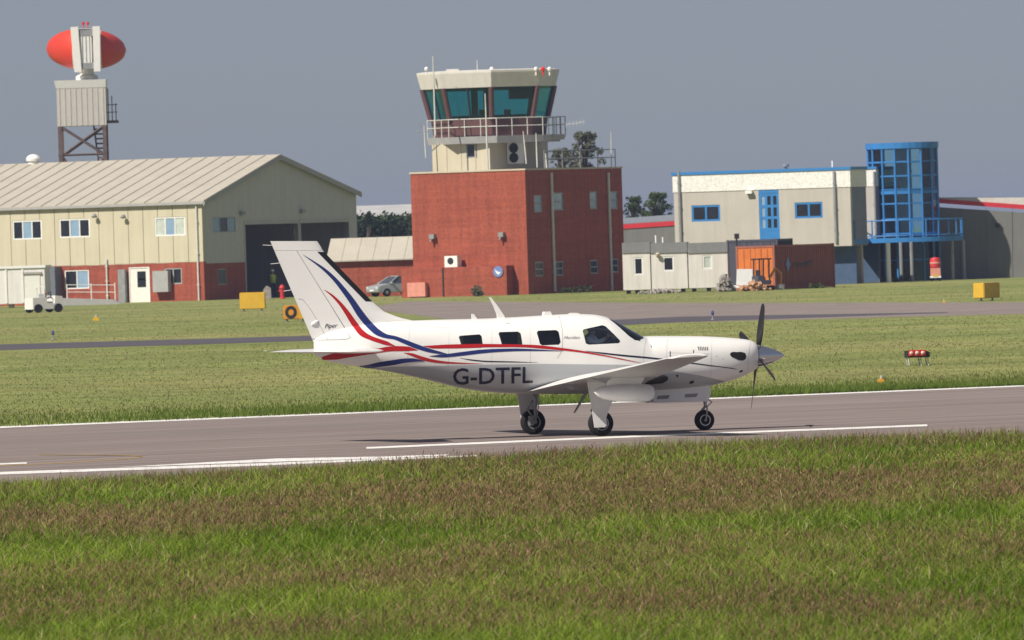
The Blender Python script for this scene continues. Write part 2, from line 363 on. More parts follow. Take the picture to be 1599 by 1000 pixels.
# the mown field between runway and buildings
N = 120000; x = rng.uniform(-200, 1800, N); y = 440 + 230 * rng.uniform(0, 1, N) ** .8; 
edge = 668 - 65 * x / 1599; y = np.minimum(y, edge - .6 - rng.exponential(5, N) * (rng.uniform(0, 1, N) < .9)); X, Y = ground_np(x, y)
def lerp(x, a, b): return np.interp(x, a, b)
onroad = ((y > lerp(x, [0, 480, 1060, 1599], [538.5, 525, 495, 484]) - 1) & (y < lerp(x, [0, 480, 1060, 1599], [550, 535, 506, 492]))) | ((x > 600) & (y > 471) & (y < lerp(x, [820, 1060, 1599], [507, 496, 485])))
k = ~onroad & (Y < 700) & (y > 446); X, Y, x, y = X[k], Y[k], x[k], y[k]; N = len(X)
near = np.clip(1 - (np.interp(x, [0, 1599], [668, 603]) - y) / 26, 0, 1) * (.5 + fbm(X / 6, Y / 6, 5))
n = fbm(X / 6, Y / 14, 8)
dry = np.clip(1.9 * n - .55 + np.clip((Y - 420) / 250, 0, 1) * .35, 0, 1)
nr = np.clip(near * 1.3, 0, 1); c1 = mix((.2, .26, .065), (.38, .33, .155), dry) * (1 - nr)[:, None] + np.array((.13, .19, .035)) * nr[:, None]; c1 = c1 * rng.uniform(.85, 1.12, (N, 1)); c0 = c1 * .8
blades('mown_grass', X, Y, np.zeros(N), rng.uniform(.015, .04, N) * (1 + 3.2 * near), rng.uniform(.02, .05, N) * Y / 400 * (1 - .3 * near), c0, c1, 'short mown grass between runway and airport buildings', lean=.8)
# ------------------------------------------------------------------ the aircraft
PSI = R(18)
PC = ground(885, 680.6); PC.z = .004
plane = thing('light_aircraft', PC, 'white single propeller aircraft with red and blue stripes taxiing on the runway', 'aeroplane', PSI)
PM = ROOTM[plane.name]; PI_ = PM.inverted(); P3 = PI_.to_3x3(); CL = PI_ @ CAM
def pl(x, y, yc=0.0):
    d = P3 @ ray(x, y); t = (yc - CL.y) / d.y; p = CL + d * t; return p.x, p.z
def pv(x, y, yc=0.0):
    X, Z = pl(x, y, yc); return Vector((X, yc, Z))
mat('plane_white', (.80, .79, .77), rough=.28, var=.025, scale=1.5, spec=.5)
mat('plane_red', (.42, .012, .018), rough=.3, var=.05); mat('plane_blue', (.018, .03, .15), rough=.3, var=.05); mat('plane_navy', (.008, .01, .035), rough=.35, var=.05)
mat('rubber', (.012, .012, .013), rough=.85, var=.3, scale=8); mat('gap_dark', (.03, .03, .035), rough=.8)
mat('cabin_interior', (.09, .085, .08), rough=.9); mat('seat_leather', (.2, .17, .13), rough=.6)
mat('chrome', (.62, .64, .68), rough=.12, metal=1.0, var=.03); mat('gear_metal', (.33, .33, .34), rough=.45, metal=.5, var=.2, scale=9)
mat('blade_black', (.014, .014, .016), rough=.38, var=.3, scale=5); mat('exhaust_metal', (.03, .027, .025), rough=.55, metal=.6, var=.3, scale=9)
mat('panel_line', (.25, .25, .26), rough=.8); mat('rim_metal', (.6, .6, .6), rough=.35, metal=.3)
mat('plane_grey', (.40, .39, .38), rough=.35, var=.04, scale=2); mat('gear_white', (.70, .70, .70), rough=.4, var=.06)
glass('plane_glass', (.62, .66, .7), .8); glass('cockpit_glass', (.9, .93, .95), .95); glass('plane_screen', (.45, .5, .62), .7)
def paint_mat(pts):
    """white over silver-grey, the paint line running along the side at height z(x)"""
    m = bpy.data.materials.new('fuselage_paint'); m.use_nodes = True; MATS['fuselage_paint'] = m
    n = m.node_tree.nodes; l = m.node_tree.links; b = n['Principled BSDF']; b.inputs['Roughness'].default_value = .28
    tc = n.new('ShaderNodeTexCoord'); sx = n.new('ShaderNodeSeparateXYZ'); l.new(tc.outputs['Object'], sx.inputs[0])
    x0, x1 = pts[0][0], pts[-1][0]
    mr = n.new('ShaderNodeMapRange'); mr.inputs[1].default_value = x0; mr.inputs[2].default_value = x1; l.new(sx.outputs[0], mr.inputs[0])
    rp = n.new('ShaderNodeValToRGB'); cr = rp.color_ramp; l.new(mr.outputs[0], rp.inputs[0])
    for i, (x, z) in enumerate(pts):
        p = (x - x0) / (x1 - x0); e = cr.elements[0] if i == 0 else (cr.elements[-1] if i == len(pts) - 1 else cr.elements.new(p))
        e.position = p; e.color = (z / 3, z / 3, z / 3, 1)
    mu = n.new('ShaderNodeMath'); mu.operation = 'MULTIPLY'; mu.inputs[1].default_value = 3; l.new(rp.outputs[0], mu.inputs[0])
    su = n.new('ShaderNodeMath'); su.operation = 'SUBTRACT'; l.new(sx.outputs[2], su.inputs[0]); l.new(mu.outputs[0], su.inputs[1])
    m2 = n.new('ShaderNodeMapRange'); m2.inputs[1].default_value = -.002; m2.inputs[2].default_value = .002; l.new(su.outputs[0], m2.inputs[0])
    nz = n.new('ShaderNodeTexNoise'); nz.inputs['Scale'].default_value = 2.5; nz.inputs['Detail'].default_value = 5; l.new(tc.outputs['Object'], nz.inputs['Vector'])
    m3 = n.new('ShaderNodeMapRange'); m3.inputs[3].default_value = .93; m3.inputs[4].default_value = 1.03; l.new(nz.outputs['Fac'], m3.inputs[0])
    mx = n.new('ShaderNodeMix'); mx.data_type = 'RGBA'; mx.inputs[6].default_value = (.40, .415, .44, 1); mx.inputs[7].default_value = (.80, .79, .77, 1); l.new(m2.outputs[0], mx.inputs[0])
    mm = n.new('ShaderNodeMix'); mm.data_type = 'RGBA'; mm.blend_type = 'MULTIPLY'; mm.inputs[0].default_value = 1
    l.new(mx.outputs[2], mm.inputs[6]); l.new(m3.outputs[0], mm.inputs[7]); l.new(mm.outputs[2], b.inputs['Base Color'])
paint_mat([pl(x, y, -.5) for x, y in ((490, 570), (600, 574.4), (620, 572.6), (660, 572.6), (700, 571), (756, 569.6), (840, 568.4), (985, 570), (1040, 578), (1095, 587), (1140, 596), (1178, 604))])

ST = [(1177.5, 534.5, 577, .235), (1174, 532.5, 579.5, .275), (1166, 530.5, 584, .33), (1150, 528.5, 591, .40), (1120, 526.3, 600, .47), (1090, 525.2, 606, .52), (1050, 525, 610, .56), (1012, 525.3, 612, .59),
      (1004, 526, 612.2, .595), (995, 521.8, 612.5, .60), (980, 513.2, 613, .61), (965, 504.5, 613.5, .62), (953, 498.2, 614, .625), (942, 494, 614.5, .63), (925, 491.2, 615, .63), (890, 490.6, 615.5, .635),
      (850, 492.8, 615.5, .635), (800, 495.7, 615, .625), (760, 497.6, 612.5, .60), (720, 498.6, 606.5, .55), (680, 499.6, 597, .48), (640, 501, 587.5, .405), (600, 503, 579.5, .325), (560, 508, 573, .245), (530, 514, 568.3, .175), (505, 522, 562.5, .105), (491, 531, 554, .045)][::-1]
sX = [(pl(p, t)[0] + pl(p, b)[0]) / 2 for p, t, b, w in ST]; sT = [pl(p, t)[1] for p, t, b, w in ST]; sB = [pl(p, b)[1] for p, t, b, w in ST]; sW = [w for *_, w in ST]
def fring(x, n=72, inset=(0, 0, 0)):
    T, B, Wf = (float(pchip(sX, a, np.array([x]))[0]) for a in (sT, sB, sW)); T -= inset[1]; B += inset[2]; Wf -= inset[0]; zc = B + (T - B) * .5
    e = 2 / 2.35; out = []
    for k in range(n):
        a = 2 * math.pi * k / n; c, s_ = math.cos(a), math.sin(a)
        out.append(Vector((x, Wf * math.copysign(abs(c) ** e, c), zc + (T - zc) * math.copysign(abs(s_) ** e, s_))))
    return out
xs = np.unique(np.concatenate([np.linspace(sX[0], sX[-1], 100), np.array(sX)]))
xs = xs[np.concatenate([[True], np.diff(xs) > .012])]
fus_mb = MB(); fus_mb.loft([fring(x) for x in xs])
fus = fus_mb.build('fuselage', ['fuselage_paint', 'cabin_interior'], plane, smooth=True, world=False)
c0x, c1x = pl(692, 540)[0], pl(1008, 540)[0]
cav_mb = MB(); cav_mb.loft([fring(x, 48, (.03, .03, .22)) for x in np.linspace(c0x, c1x, 30)], mi=1)
cav = cav_mb.build('cavity', ['fuselage_paint', 'cabin_interior'], None, world=False); cav.data.polygons.foreach_set('material_index', [1] * len(cav.data.polygons))
def boolean(a, b, op):
    m = a.modifiers.new('cut', 'BOOLEAN'); m.object = b; m.operation = op; m.solver = 'EXACT'
    bpy.context.view_layer.update(); dg = bpy.context.evaluated_depsgraph_get()
    me = bpy.data.meshes.new_from_object(a.evaluated_get(dg)); a.modifiers.remove(m); return me
def drop(o): me = o.data; bpy.data.objects.remove(o); bpy.data.meshes.remove(me)
fus.parent = None
fus.data = boolean(fus, cav, 'DIFFERENCE'); drop(cav)
WIN = {'cockpit': [(911, 517.5), (913, 514.5), (944, 508), (948.5, 509.5), (968, 531.5), (968.5, 534.5), (965.5, 536.3), (919, 538.6), (914, 536.5)],
       'w1': [(719.5, 526.5), (722, 524.5), (751.5, 522.3), (754.2, 525), (755, 541), (752.5, 543.6), (726.5, 544.2), (723, 542)],
       'w2': [(780.5, 521.5), (782.5, 518.8), (811, 518), (814.5, 521), (815.5, 538), (813, 541), (787, 541.6), (784, 539)],
       'w3': [(839.5, 520), (842, 516.7), (870, 515.6), (873.6, 518.3), (875, 535), (872, 538.6), (846, 539.6), (842.5, 537)]}
SCREEN = [(953.5, 489), (1012, 521), (1004, 528.3), (991, 532.3), (985, 531.6), (975.5, 524.5), (953.5, 500.5)]
cut = MB(); panes = []
for nm, poly in WIN.items():
    for sgn in (-1, 1):
        q = MB(); pts = [(*pl(x, y, -.6),) for x, y in poly]; pr = [(X, sgn * 1.0, Z) for X, Z in pts]
        q.prism(pr, (0, -sgn * .72, 0)); cut.prism(pr, (0, -sgn * .72, 0)); panes.append((q, 'cabin_window' if nm != 'cockpit' else 'cockpit_window', 'plane_glass' if nm != 'cockpit' else 'cockpit_glass'))
for sgn in (-1, 1):
    q = MB(); pr = [(*[(X, sgn * .9, Z) for X, Z in [pl(x, y, -.3)]][0],) for x, y in SCREEN]
    q.prism(pr, (0, -sgn * .875, 0)); cut.prism(pr, (0, -sgn * .875, 0)); panes.append((q, 'windscreen', 'plane_screen'))
for q, nm, mt in panes:
    o = q.build('cutter', mt, None, world=False); me = boolean(fus, o, 'INTERSECT'); drop(o)
    me.materials.clear(); me.materials.append(MATS[mt]); me.polygons.foreach_set('material_index', [0] * len(me.polygons)); me.set_sharp_from_angle(angle=R(35))
    ob = bpy.data.objects.new(nm, me); col.objects.link(ob); ob.parent = plane
co = cut.build('cutter', 'fuselage_paint', None, world=False)
fus.data = boolean(fus, co, 'DIFFERENCE'); drop(co)
fus.data.set_sharp_from_angle(angle=R(35)); fus.parent = plane

# fin and rudder
LEr = [(545, 655), (500, 646), (497, 625), (487, 600), (472, 582), (430, 541), (391, 503.5), (384, 500), (376.5, 495)][::-1]
def fx(r): return float(np.interp(r, [a for a, _ in LEr], [b for _, b in LEr])), 492 + (r - 540) * (69 / 161.0)
def naca(f): return (.2969 * math.sqrt(f) - .126 * f - .3516 * f * f + .2843 * f ** 3 - .1015 * f ** 4) / .1
def finring(r, a, b, n=16, grow=0.0):
    le, te = fx(r); T = float(np.interp(r, [376, 470, 545], [.034, .06, .085])); right = []
    for k in range(n + 1):
        f = a + (b - a) * (k / n) ** 1.5; X, Z = pl(le + (te - le) * f, r); right.append((X, max(.004, T * naca(f)) + grow, Z))
    return [Vector((X, -t, Z)) for X, t, Z in right] + [Vector((X, t, Z)) for X, t, Z in right[::-1]]
def fh(r):
    le, te = fx(r); return (463 + (r - 392) * 84 / 135.0 - le) / (te - le)
mb = MB(); mb.loft([finring(r, 0, fh(r)) for r in np.linspace(391.6, 529.4, 40)]); mb.loft([finring(r, 0, 1) for r in (530.4, 538, 548)])
fin = mb.build('fin', 'plane_white', plane, True, False)
mb2 = MB(); mb2.loft([finring(r, fh(r) + .008, 1) for r in np.linspace(391.6, 529.4, 30)]); mb2.loft([finring(r, 0, 1) for r in (391.2, 384, 378.5, 376.8)])
rudder = mb2.build('rudder', 'plane_white', plane, True, False)
mb3 = MB(); mb3.loft([finring(r, 0, 11.5 / (fx(r)[0] - fx(r)[1]), grow=.003) for r in np.linspace(393.5, 471, 16)])
mb3.build('deice_boot', 'blade_black', plane, True, False)
# tailplane, one half each side
zt = pl(550, 547.5)[1]
for sgn in (-1, 1):
    rings = []
    for y, te, le, tk in ((.0, 487, 577, .05), (.3, 487, 574, .05), (2.25, 480.5, 538, .028), (2.36, 484, 530, .012)):
        xt, xl = pl(te, 547)[0], pl(le, 547)[0]; up_ = [(xl + (xt - xl) * f, tk * naca(f)) for f in [(k / 14) ** 1.6 for k in range(15)]]
        rings.append([Vector((a, sgn * y, zt + h)) for a, h in up_] + [Vector((a, sgn * y, zt - h)) for a, h in up_[::-1]])
    t = MB(); t.loft(rings); tp = t.build('tailplane', 'plane_white', plane, True, False)
    t = MB(); xh0, xh1 = pl(516, 547)[0], pl(502, 547)[0]
    t.add([(xh0, sgn * .32, zt + .052), (xh1, sgn * 2.2, zt + .03), (xh1 + .012, sgn * 2.2, zt + .03), (xh0 + .012, sgn * .32, zt + .052)], [(0, 1, 2, 3)])
    t.build('elevator_gap', 'gap_dark', tp, False, False)
# wings
def airfoil(tk, flap, n=20):
    up_, lo = [], []
    for k in range(n + 1):
        f = (k / n) ** 1.7; yc = .02 / .16 * (.8 * f - f * f) if f < .4 else .02 / .36 * (.2 + .8 * f - f * f)
        t = tk / 2 * naca(f); d = -max(0, f - .72) * math.tan(flap); up_.append((f, yc + t + d)); lo.append((f, yc - t + d))
    return up_ + lo[::-1]
zr = pl(832, 610, -.55); tt = pl(1041, 560.5, -6.45); tl = pl(1106, 557.5, -6.45); rootLE = zr[0] + 1.98
for sgn in (-1, 1):
    rings = []
    for y, sc_ in ((.30, 1), (.55, 1), (1.2, 1), (2.6, 1), (4.2, 1), (5.4, 1), (6.3, 1), (6.45, .97), (6.52, .8), (6.55, .5)):
        f = (min(y, 6.45) - .55) / 5.9; xte = zr[0] + (tt[0] - zr[0]) * f; xle = rootLE + (tl[0] - rootLE) * f; zte = zr[1] + (tt[1] - zr[1]) * f
        if y < 1.3: xle += .12 * (1.3 - y) / .75
        c = xle - xte; inc = R(2.0 - 1.2 * f); tk = (.155 - .045 * max(0, f)) * sc_; ring = []
        a = airfoil(tk, R(3.5)); hte = a[len(a) // 2][1]
        for g, h in a:
            ring.append(Vector((xte + (1 - g) * c * (.5 + .5 * sc_) + (1 - sc_) * c * .2, sgn * y, zte + (h - hte) * c + (1 - g) * c * math.tan(inc))))
        rings.append(ring)
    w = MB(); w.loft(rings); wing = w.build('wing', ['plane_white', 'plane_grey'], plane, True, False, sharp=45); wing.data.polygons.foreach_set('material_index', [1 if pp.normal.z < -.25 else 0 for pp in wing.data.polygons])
    nl = MB(); p = Vector((tl[0] - .2, sgn * 6.47, tl[1] + .02)); nl.lathe([(.0, -.09), (.022, -.05), (.03, 0), (.022, .05), (.0, .09)], p, (1, 0, 0), 10)
    nl.build('navigation_light', mat('lamp_glass', (.5, .58, .55), rough=.1, var=.2), wing, True, False)
    if sgn < 0:   # radar pod under the right wing, slung forward
        yb = -2.75; a = pl(928, 613, yb); b = pl(1021, 614, yb); pd = MB(); Lp = b[0] - a[0]
        pd.lathe([(.01, 0), (.07, .05), (.11, .15), (.145, .35), (.155, .55), (.155, Lp - .16), (.14, Lp - .07), (.1, Lp - .02), (.03, Lp)], (a[0], yb, a[1]), (b[0] - a[0], 0, b[1] - a[1]), 28)
        pd.prism([(a[0] + .2, yb - .05, a[1] + .1), (a[0] + .3, yb - .05, a[1] + .34), (b[0] - .1, yb - .05, a[1] + .34), (b[0] - .25, yb - .05, a[1] + .1)], (0, .1, 0))
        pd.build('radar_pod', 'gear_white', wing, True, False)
    # flap hinge fairings
    for yy in (1.6, 3.0):
        f = (yy - .55) / 5.9; xte = zr[0] + (tt[0] - zr[0]) * f; zte = zr[1] + (tt[1] - zr[1]) * f; h = MB()
        h.prism([(xte + .02, sgn * yy - .015, zte - .01), (xte + .45, sgn * yy - .015, zte - .02), (xte + .3, sgn * yy - .015, zte - .1)], (0, .03, 0)); h.build('flap_bracket', 'gear_metal', wing, False, False)

# undercarriage
wx = (pl(937, 661, -1.875)[0] + pl(833, 661, 1.875)[0]) / 2
def wheel(c, r, wd, parent, rim):
    t = MB(); t.lathe([(r * .55, -wd * .42), (r * .8, -wd * .5), (r * .95, -wd * .38), (r, -wd * .15), (r, wd * .15), (r * .95, wd * .38), (r * .8, wd * .5), (r * .55, wd * .42)], c, (0, 1, 0), 32)
    w = t.build('wheel', 'rubber', parent, True, False)
    t = MB(); t.lathe([(r * .1, -wd * .3), (r * .38, -wd * .33), (r * .46, -wd * .42), (r * .56, -wd * .44), (r * .56, wd * .44), (r * .46, wd * .42), (r * .38, wd * .33), (r * .1, wd * .3)], c, (0, 1, 0), 24)
    t.build('rim', rim, w, True, False)
    t = MB(); t.lathe([(.02, -wd * .5), (r * .14, -wd * .48), (r * .14, wd * .48), (.02, wd * .5)], c, (0, 1, 0), 12); t.build('hub', 'gear_metal', w, True, False)
    return w
for sgn in (-1, 1):
    c = Vector((wx, sgn * 1.875, .222)); wheel(c, .222, .17, plane, 'gear_metal')
    t = MB(); t.tube([(wx + .02, sgn * 1.76, .98), (wx + .02, sgn * 1.76, .55)], .045, 12); t.tube([(wx + .02, sgn * 1.76, .56), (wx, sgn * 1.76, .2)], .03, 12)
    t.tube([(wx, sgn * 1.72, .222), (wx, sgn * 1.95, .222)], .03, 10); t.tube([(wx + .02, sgn * 1.74, .62), (wx - .17, sgn * 1.7, .95)], .022, 8)
    t.tube([(wx - .03, sgn * 1.76, .6), (wx - .13, sgn * 1.76, .45), (wx - .03, sgn * 1.76, .3)], .016, 8); t.box((wx - .13, sgn * 1.70 - .03, .17), (wx - .04, sgn * 1.70 + .03, .33))
    t.tube([(wx + .06, sgn * 1.73, .9), (wx + .08, sgn * 1.72, .6), (wx + .03, sgn * 1.73, .3)], .009, 6)
    t.build('main_gear_leg', 'gear_metal', plane, True, False)
    dp = [(915, 588), (941, 590), (946, 603), (950, 618), (955, 629), (950, 641), (946, 653), (947.5, 664), (944, 667.5), (928, 668), (926, 655), (924.5, 643), (919, 612)]
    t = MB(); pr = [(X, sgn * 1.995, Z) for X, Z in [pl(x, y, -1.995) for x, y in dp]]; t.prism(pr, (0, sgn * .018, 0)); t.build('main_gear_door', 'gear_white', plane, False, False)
nx, nz_ = pl(1100, 660.5); c = Vector((nx, 0, .178)); wheel(c, .178, .13, plane, 'rim_metal')
t = MB(); t.tube([(nx + .02, 0, .86), (nx + .02, 0, .5)], .045, 12); t.tube([(nx + .02, 0, .52), (nx + .03, 0, .4)], .03, 12)
for sgn in (-1, 1): t.tube([(nx + .03, 0, .42), (nx + .03, sgn * .085, .38), (nx, sgn * .085, .178)], .016, 8)
t.tube([(nx + .05, 0, .56), (nx + .15, 0, .49), (nx + .05, 0, .4)], .014, 8); t.tube([(nx + .03, 0, .44), (nx + .03, 0, .44), (nx - .06, 0, .34)], .014, 8)
t.tube([(nx, -.09, .178), (nx, .09, .178)], .02, 8); t.build('nose_gear_leg', 'gear_metal', plane, True, False)
for sgn in (-1, 1):
    dp = [(1016, 604), (1109, 602), (1110, 611), (1106.5, 627), (1021, 629.5), (1018.5, 622)]
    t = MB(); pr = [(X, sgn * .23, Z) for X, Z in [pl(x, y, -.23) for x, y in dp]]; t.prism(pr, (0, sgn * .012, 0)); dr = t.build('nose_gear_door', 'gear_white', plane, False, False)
    if sgn < 0:
        for q in ([(1027, 618.2), (1046, 617), (1043.5, 623), (1025, 623.8)], [(1070, 615.6), (1090.5, 614.6), (1087, 620.3), (1069, 621.2)]):
            t = MB(); t.add([Vector((X, -.244, Z)) for X, Z in [pl(x, y, -.244) for x, y in q]], [(0, 1, 2, 3)]); t.build('vent', 'panel_line', dr, False, False)

# propeller
hx, hz = pl(1182.5, 556.5); tipx, tipz = pl(1225, 556.5)
t = MB(); Ls = tipx - hx; t.lathe([(.02, -.07), (.185, -.06), (.19, -.02), (.187, .06), (.165, Ls * .3), (.125, Ls * .55), (.08, Ls * .76), (.04, Ls * .9), (.015, Ls * .98), (.002, Ls)], (hx, 0, hz), (1, 0, 0), 36)
spin = t.build('spinner', 'chrome', plane, True, False, sharp=50)
for k in range(4):
    th = R(24 + 90 * k); er = Vector((0, -math.sin(th), math.cos(th))); et = Vector((0, -math.cos(th), -math.sin(th))); rings = []
    for r, ch, be, tk in ((.12, .055, 55, .9), (.2, .075, 48, .5), (.3, .115, 40, .26), (.45, .142, 31, .15), (.62, .145, 24, .1), (.8, .135, 19.5, .08), (.93, .112, 17, .07), (.985, .07, 16, .07), (1.0, .035, 16, .07)):
        b_ = R(be); cd = et * math.cos(b_) + Vector((1, 0, 0)) * math.sin(b_); nd = er.cross(cd); o = Vector((hx, 0, hz)) + er * r
        rings.append([o + cd * (ch * .5 * math.cos(a)) + nd * (ch * tk * .5 * math.sin(a)) for a in [2 * math.pi * i / 14 for i in range(14)]])
    t = MB(); t.loft(rings); bl = t.build('propeller_blade', 'blade_black', spin, True, False, sharp=60)
    t = MB(); o = Vector((hx, 0, hz)) + er * .17; t.lathe([(.05, 0), (.052, .03), (.045, .05)], o, er, 16); t.build('blade_cuff', 'gear_metal', bl, True, False)
t = MB(); bx = pl(1178.6, 556)[0]; t.lathe([(.05, -.02), (.205, -.015), (.205, .012), (.05, .014)], (bx, 0, hz), (1, 0, 0), 32); t.build('back_plate', 'gap_dark', plane, True, False)

# ------------------------------------------------------------------ paint work laid on the skin
bv = []; bf = []
for src in (fus_mb, mb, mb2):
    o = len(bv); bv += [tuple(v) for v in src.v]; bf += [[i + o for i in f] for f in src.f]
BVH = BVHTree.FromPolygons(bv, bf)
def hit(x, y, off=.003):
    d = (P3 @ ray(x, y)).normalized(); loc, nor, i, ds = BVH.ray_cast(CL, d)
    if loc is None: return None
    if nor.dot(d) > 0: nor = -nor
    return loc + nor * off
def hit_safe(x, y, off, toward):
    for k in range(14):
        h = hit(x, y + k * .6 * toward, off)
        if h is not None: return h
    return None
def ribbon(name, pts, ws, m, off=.003, parent=None, both=True, n=46, across=3):
    t = np.linspace(0, 1, len(pts)); tq = np.linspace(0, 1, n)
    dist = np.concatenate([[0], np.cumsum([math.dist(a, b) for a, b in zip(pts[:-1], pts[1:])])]); dq = np.linspace(0, dist[-1], n)
    X = pchip(dist, [p[0] for p in pts], dq); Yq = pchip(dist, [p[1] for p in pts], dq); Wq = np.interp(dq, dist, ws)
    rows = []
    for i in range(n):
        j0, j1 = max(i - 1, 0), min(i + 1, n - 1); dx, dy = X[j1] - X[j0], Yq[j1] - Yq[j0]; L_ = math.hypot(dx, dy) or 1; nxv, nyv = -dy / L_, dx / L_
        row = []
        for j in range(across + 1):
            o = (j / across - .5) * Wq[i]; h = hit_safe(X[i] + nxv * o, Yq[i] + nyv * o, off, -1 if nyv * o > 0 else 1)
            row.append(h)
        if all(h is not None for h in row): rows.append(row)
    for sgn in ((1, -1) if both else (1,)):
        q = MB(); q.loft([[Vector((v.x, v.y * sgn, v.z)) for v in r] for r in rows], caps=False, closed=False); q.build(name, m, parent or plane, True, False)
ribbon('blue_stripe', [(473, 398), (491, 410), (506, 421), (522, 436), (537, 454), (549, 470), (563, 491), (578, 509), (590, 519.5), (604, 525.6), (615, 527.5), (630, 533), (650, 541), (670, 547.4), (686, 551), (698, 552.8)], [.3, 2.4, 4.3, 6, 7.7, 9, 10.8, 10.8, 9.6, 6, 5.4, 6.4, 7, 6, 4, .3], 'plane_blue', n=220, across=8, off=.006)
ribbon('red_stripe', [(505.6, 452.4), (517.6, 461), (529.6, 472.8), (541.6, 488.4), (553.6, 506.4), (565.6, 521), (577.6, 527.5), (604, 536.4), (617, 540.5)], [.3, 2.9, 4.8, 7.2, 9, 9, 6.5, 6, .3], 'plane_red', off=.0066, n=160, across=8)
ribbon('red_stripe', [(503, 560.0), (525, 556.3), (549, 553), (573, 550.3), (592, 547.7), (604, 545.6), (620, 544.6), (638, 545), (653, 547.4)], [5, 11, 9.6, 7.7, 6.9, 7.5, 8, 7, .3], 'plane_red', off=.0042)
ribbon('red_stripe', [(630, 551), (643, 554), (660, 560), (680, 564.4), (700, 566.6), (724, 567.6), (754, 568.4)], [.3, 4.4, 5.6, 4.2, 3, 1.8, .3], 'plane_red', off=.0036)
ribbon('red_stripe', [(661, 540.6), (676, 542), (696, 541.4), (720, 541), (760, 540), (800, 540.2), (820, 540.6), (840, 541.8), (874, 545.2), (908, 549.5), (942, 555.4), (976, 562.2), (1002, 567.3)], [.3, 5, 6, 6.4, 5.2, 4.4, 4.4, 5, 4, 3, 2, 1.5, .4], 'plane_red', off=.0042, n=80)
ribbon('blue_stripe', [(670, 556.4), (690, 556), (720, 553), (750, 549.4), (780, 547.4), (810, 546.6), (840, 547.2), (880, 548.6)], [.3, 5, 6, 6, 5, 4, 2.6, .3], 'plane_blue', off=.0048)
ribbon('navy_line', [(718, 559.4), (736, 562.4), (760, 564.6), (800, 565.4), (840, 566.4)], [.3, 2, 2, 1.6, .3], 'plane_navy')
ribbon('blue_stripe', [(549, 574), (568, 573.4), (592, 569.5), (616, 566), (630, 563.6), (646, 562.6), (664, 564.4)], [.3, 5, 7.5, 8, 7, 5.6, .3], 'plane_blue', off=.0048)
ribbon('navy_line', [(914, 548.4), (942, 552), (976, 555.8), (1010, 558.8), (1040, 562), (1078, 567), (1110, 571.2), (1145, 575.8), (1152, 577)], [.3, 2.4, 2.7, 2.5, 2.3, 1.9, 1.6, 1.2, .3], 'plane_navy', n=70)
for pts, w in (([(464, 393), (547.5, 527.5)], .7), ([(492, 531.5), (541, 530), (547.5, 527)], .8), ([(466, 467), (471, 467.5), (476, 472), (512, 531)], .6), ([(873, 494), (876, 506), (878.5, 522), (878, 545), (870, 560)], .5), ([(620, 499.5), (660, 497.6)], .1)):
    if w > .3: ribbon('panel_line', pts, [w] * len(pts), 'panel_line', off=.0028, both=False, n=24, across=1)
mat('seam_faint', (.5, .5, .5), rough=.6)
for pts, w in (([(1043, 526), (1041, 545), (1041, 575), (1045, 606)], .6), ([(1112, 528), (1111, 550), (1110, 580), (1107, 602)], .45), ([(1043, 551), (1110, 553)], .4), ([(1172, 533), (1169, 556), (1168, 580)], .5), ([(702, 500), (701, 530), (700, 560), (697, 592)], .4), ([(768, 498), (768, 530), (768, 566), (766, 610)], .4), ([(828, 494), (828, 530), (828, 566), (827, 612)], .4), ([(640, 502), (638, 540), (634, 584)], .4), ([(602, 503), (640, 509), (700, 512)], .35), ([(1010, 527), (1006, 545), (1004, 566)], .45)):
    ribbon('skin_seam', pts, [w] * len(pts), 'seam_faint', off=.0022, both=False, n=24, across=1)
def decal(name, poly, m, off=.004, parent=None):
    h = [hit(x, y, off) for x, y in poly]
    if any(a is None for a in h): return
    c = sum(h, Vector()) / len(h); xm = sum(p[0] for p in poly) / len(poly); ym = sum(p[1] for p in poly) / len(poly); cc = hit(xm, ym, off) or c
    q = MB(); q.add(h + [cc], [(i, (i + 1) % len(h), len(h)) for i in range(len(h))]); return q.build(name, m, parent or plane, True, False)
def oval(cx, cy, a, b, n=20, rot=0.0):
    return [(cx + a * math.cos(t) * math.cos(rot) - b * math.sin(t) * math.sin(rot), cy + a * math.cos(t) * math.sin(rot) + b * math.sin(t) * math.cos(rot)) for t in [2 * math.pi * k / n for k in range(n)]]
decal('air_inlet', [(1139.5, 554), (1141, 551), (1145, 549.8), (1150, 550.3), (1157, 549.8), (1163, 551.5), (1165, 556), (1164, 561), (1159, 563.6), (1153, 562.5), (1147, 559.5), (1142, 557.5)], 'rubber', off=.006)
for k in range(6): decal('cowl_louvre', [(1089 + k * 3, 541.6 + .2 * k), (1090.4 + k * 3, 541.4 + .2 * k), (1092.3 + k * 2.6, 547.6), (1091 + k * 2.6, 547.4)], 'gap_dark')
for x, y, a, b in ((1080, 597, 4.2, 2.2), (1057.5, 587, 1.6, 2.2), (1120, 602, 3, 1.6), (1119, 556.5, .6, .6), (1129, 561, .6, .6), (1157, 580, 3.4, 1.6)): decal('drain', oval(x, y, a, b, 10, -.4), 'gap_dark')
for x, y in ((1046.5, 553), (1083, 551)): decal('steel_tab', [(x - .7, y - 4), (x + .7, y - 4), (x + .7, y + 4), (x - .7, y + 4)], 'gap_dark')
# exhaust stack low on the right of the cowling
e0_ = hit(1040, 592, -.02); e1_ = pv(990, 597.5, -.72)
if e0_ is not None:
    t = MB(); t.tube([e0_, e0_ + Vector((-.1, -.1, -.01)), Vector((e1_.x + .12, -.72, e1_.z + .02)), e1_], [.05, .075, .08, .075], 16); t.build('exhaust_stack', 'exhaust_metal', plane, True, False)
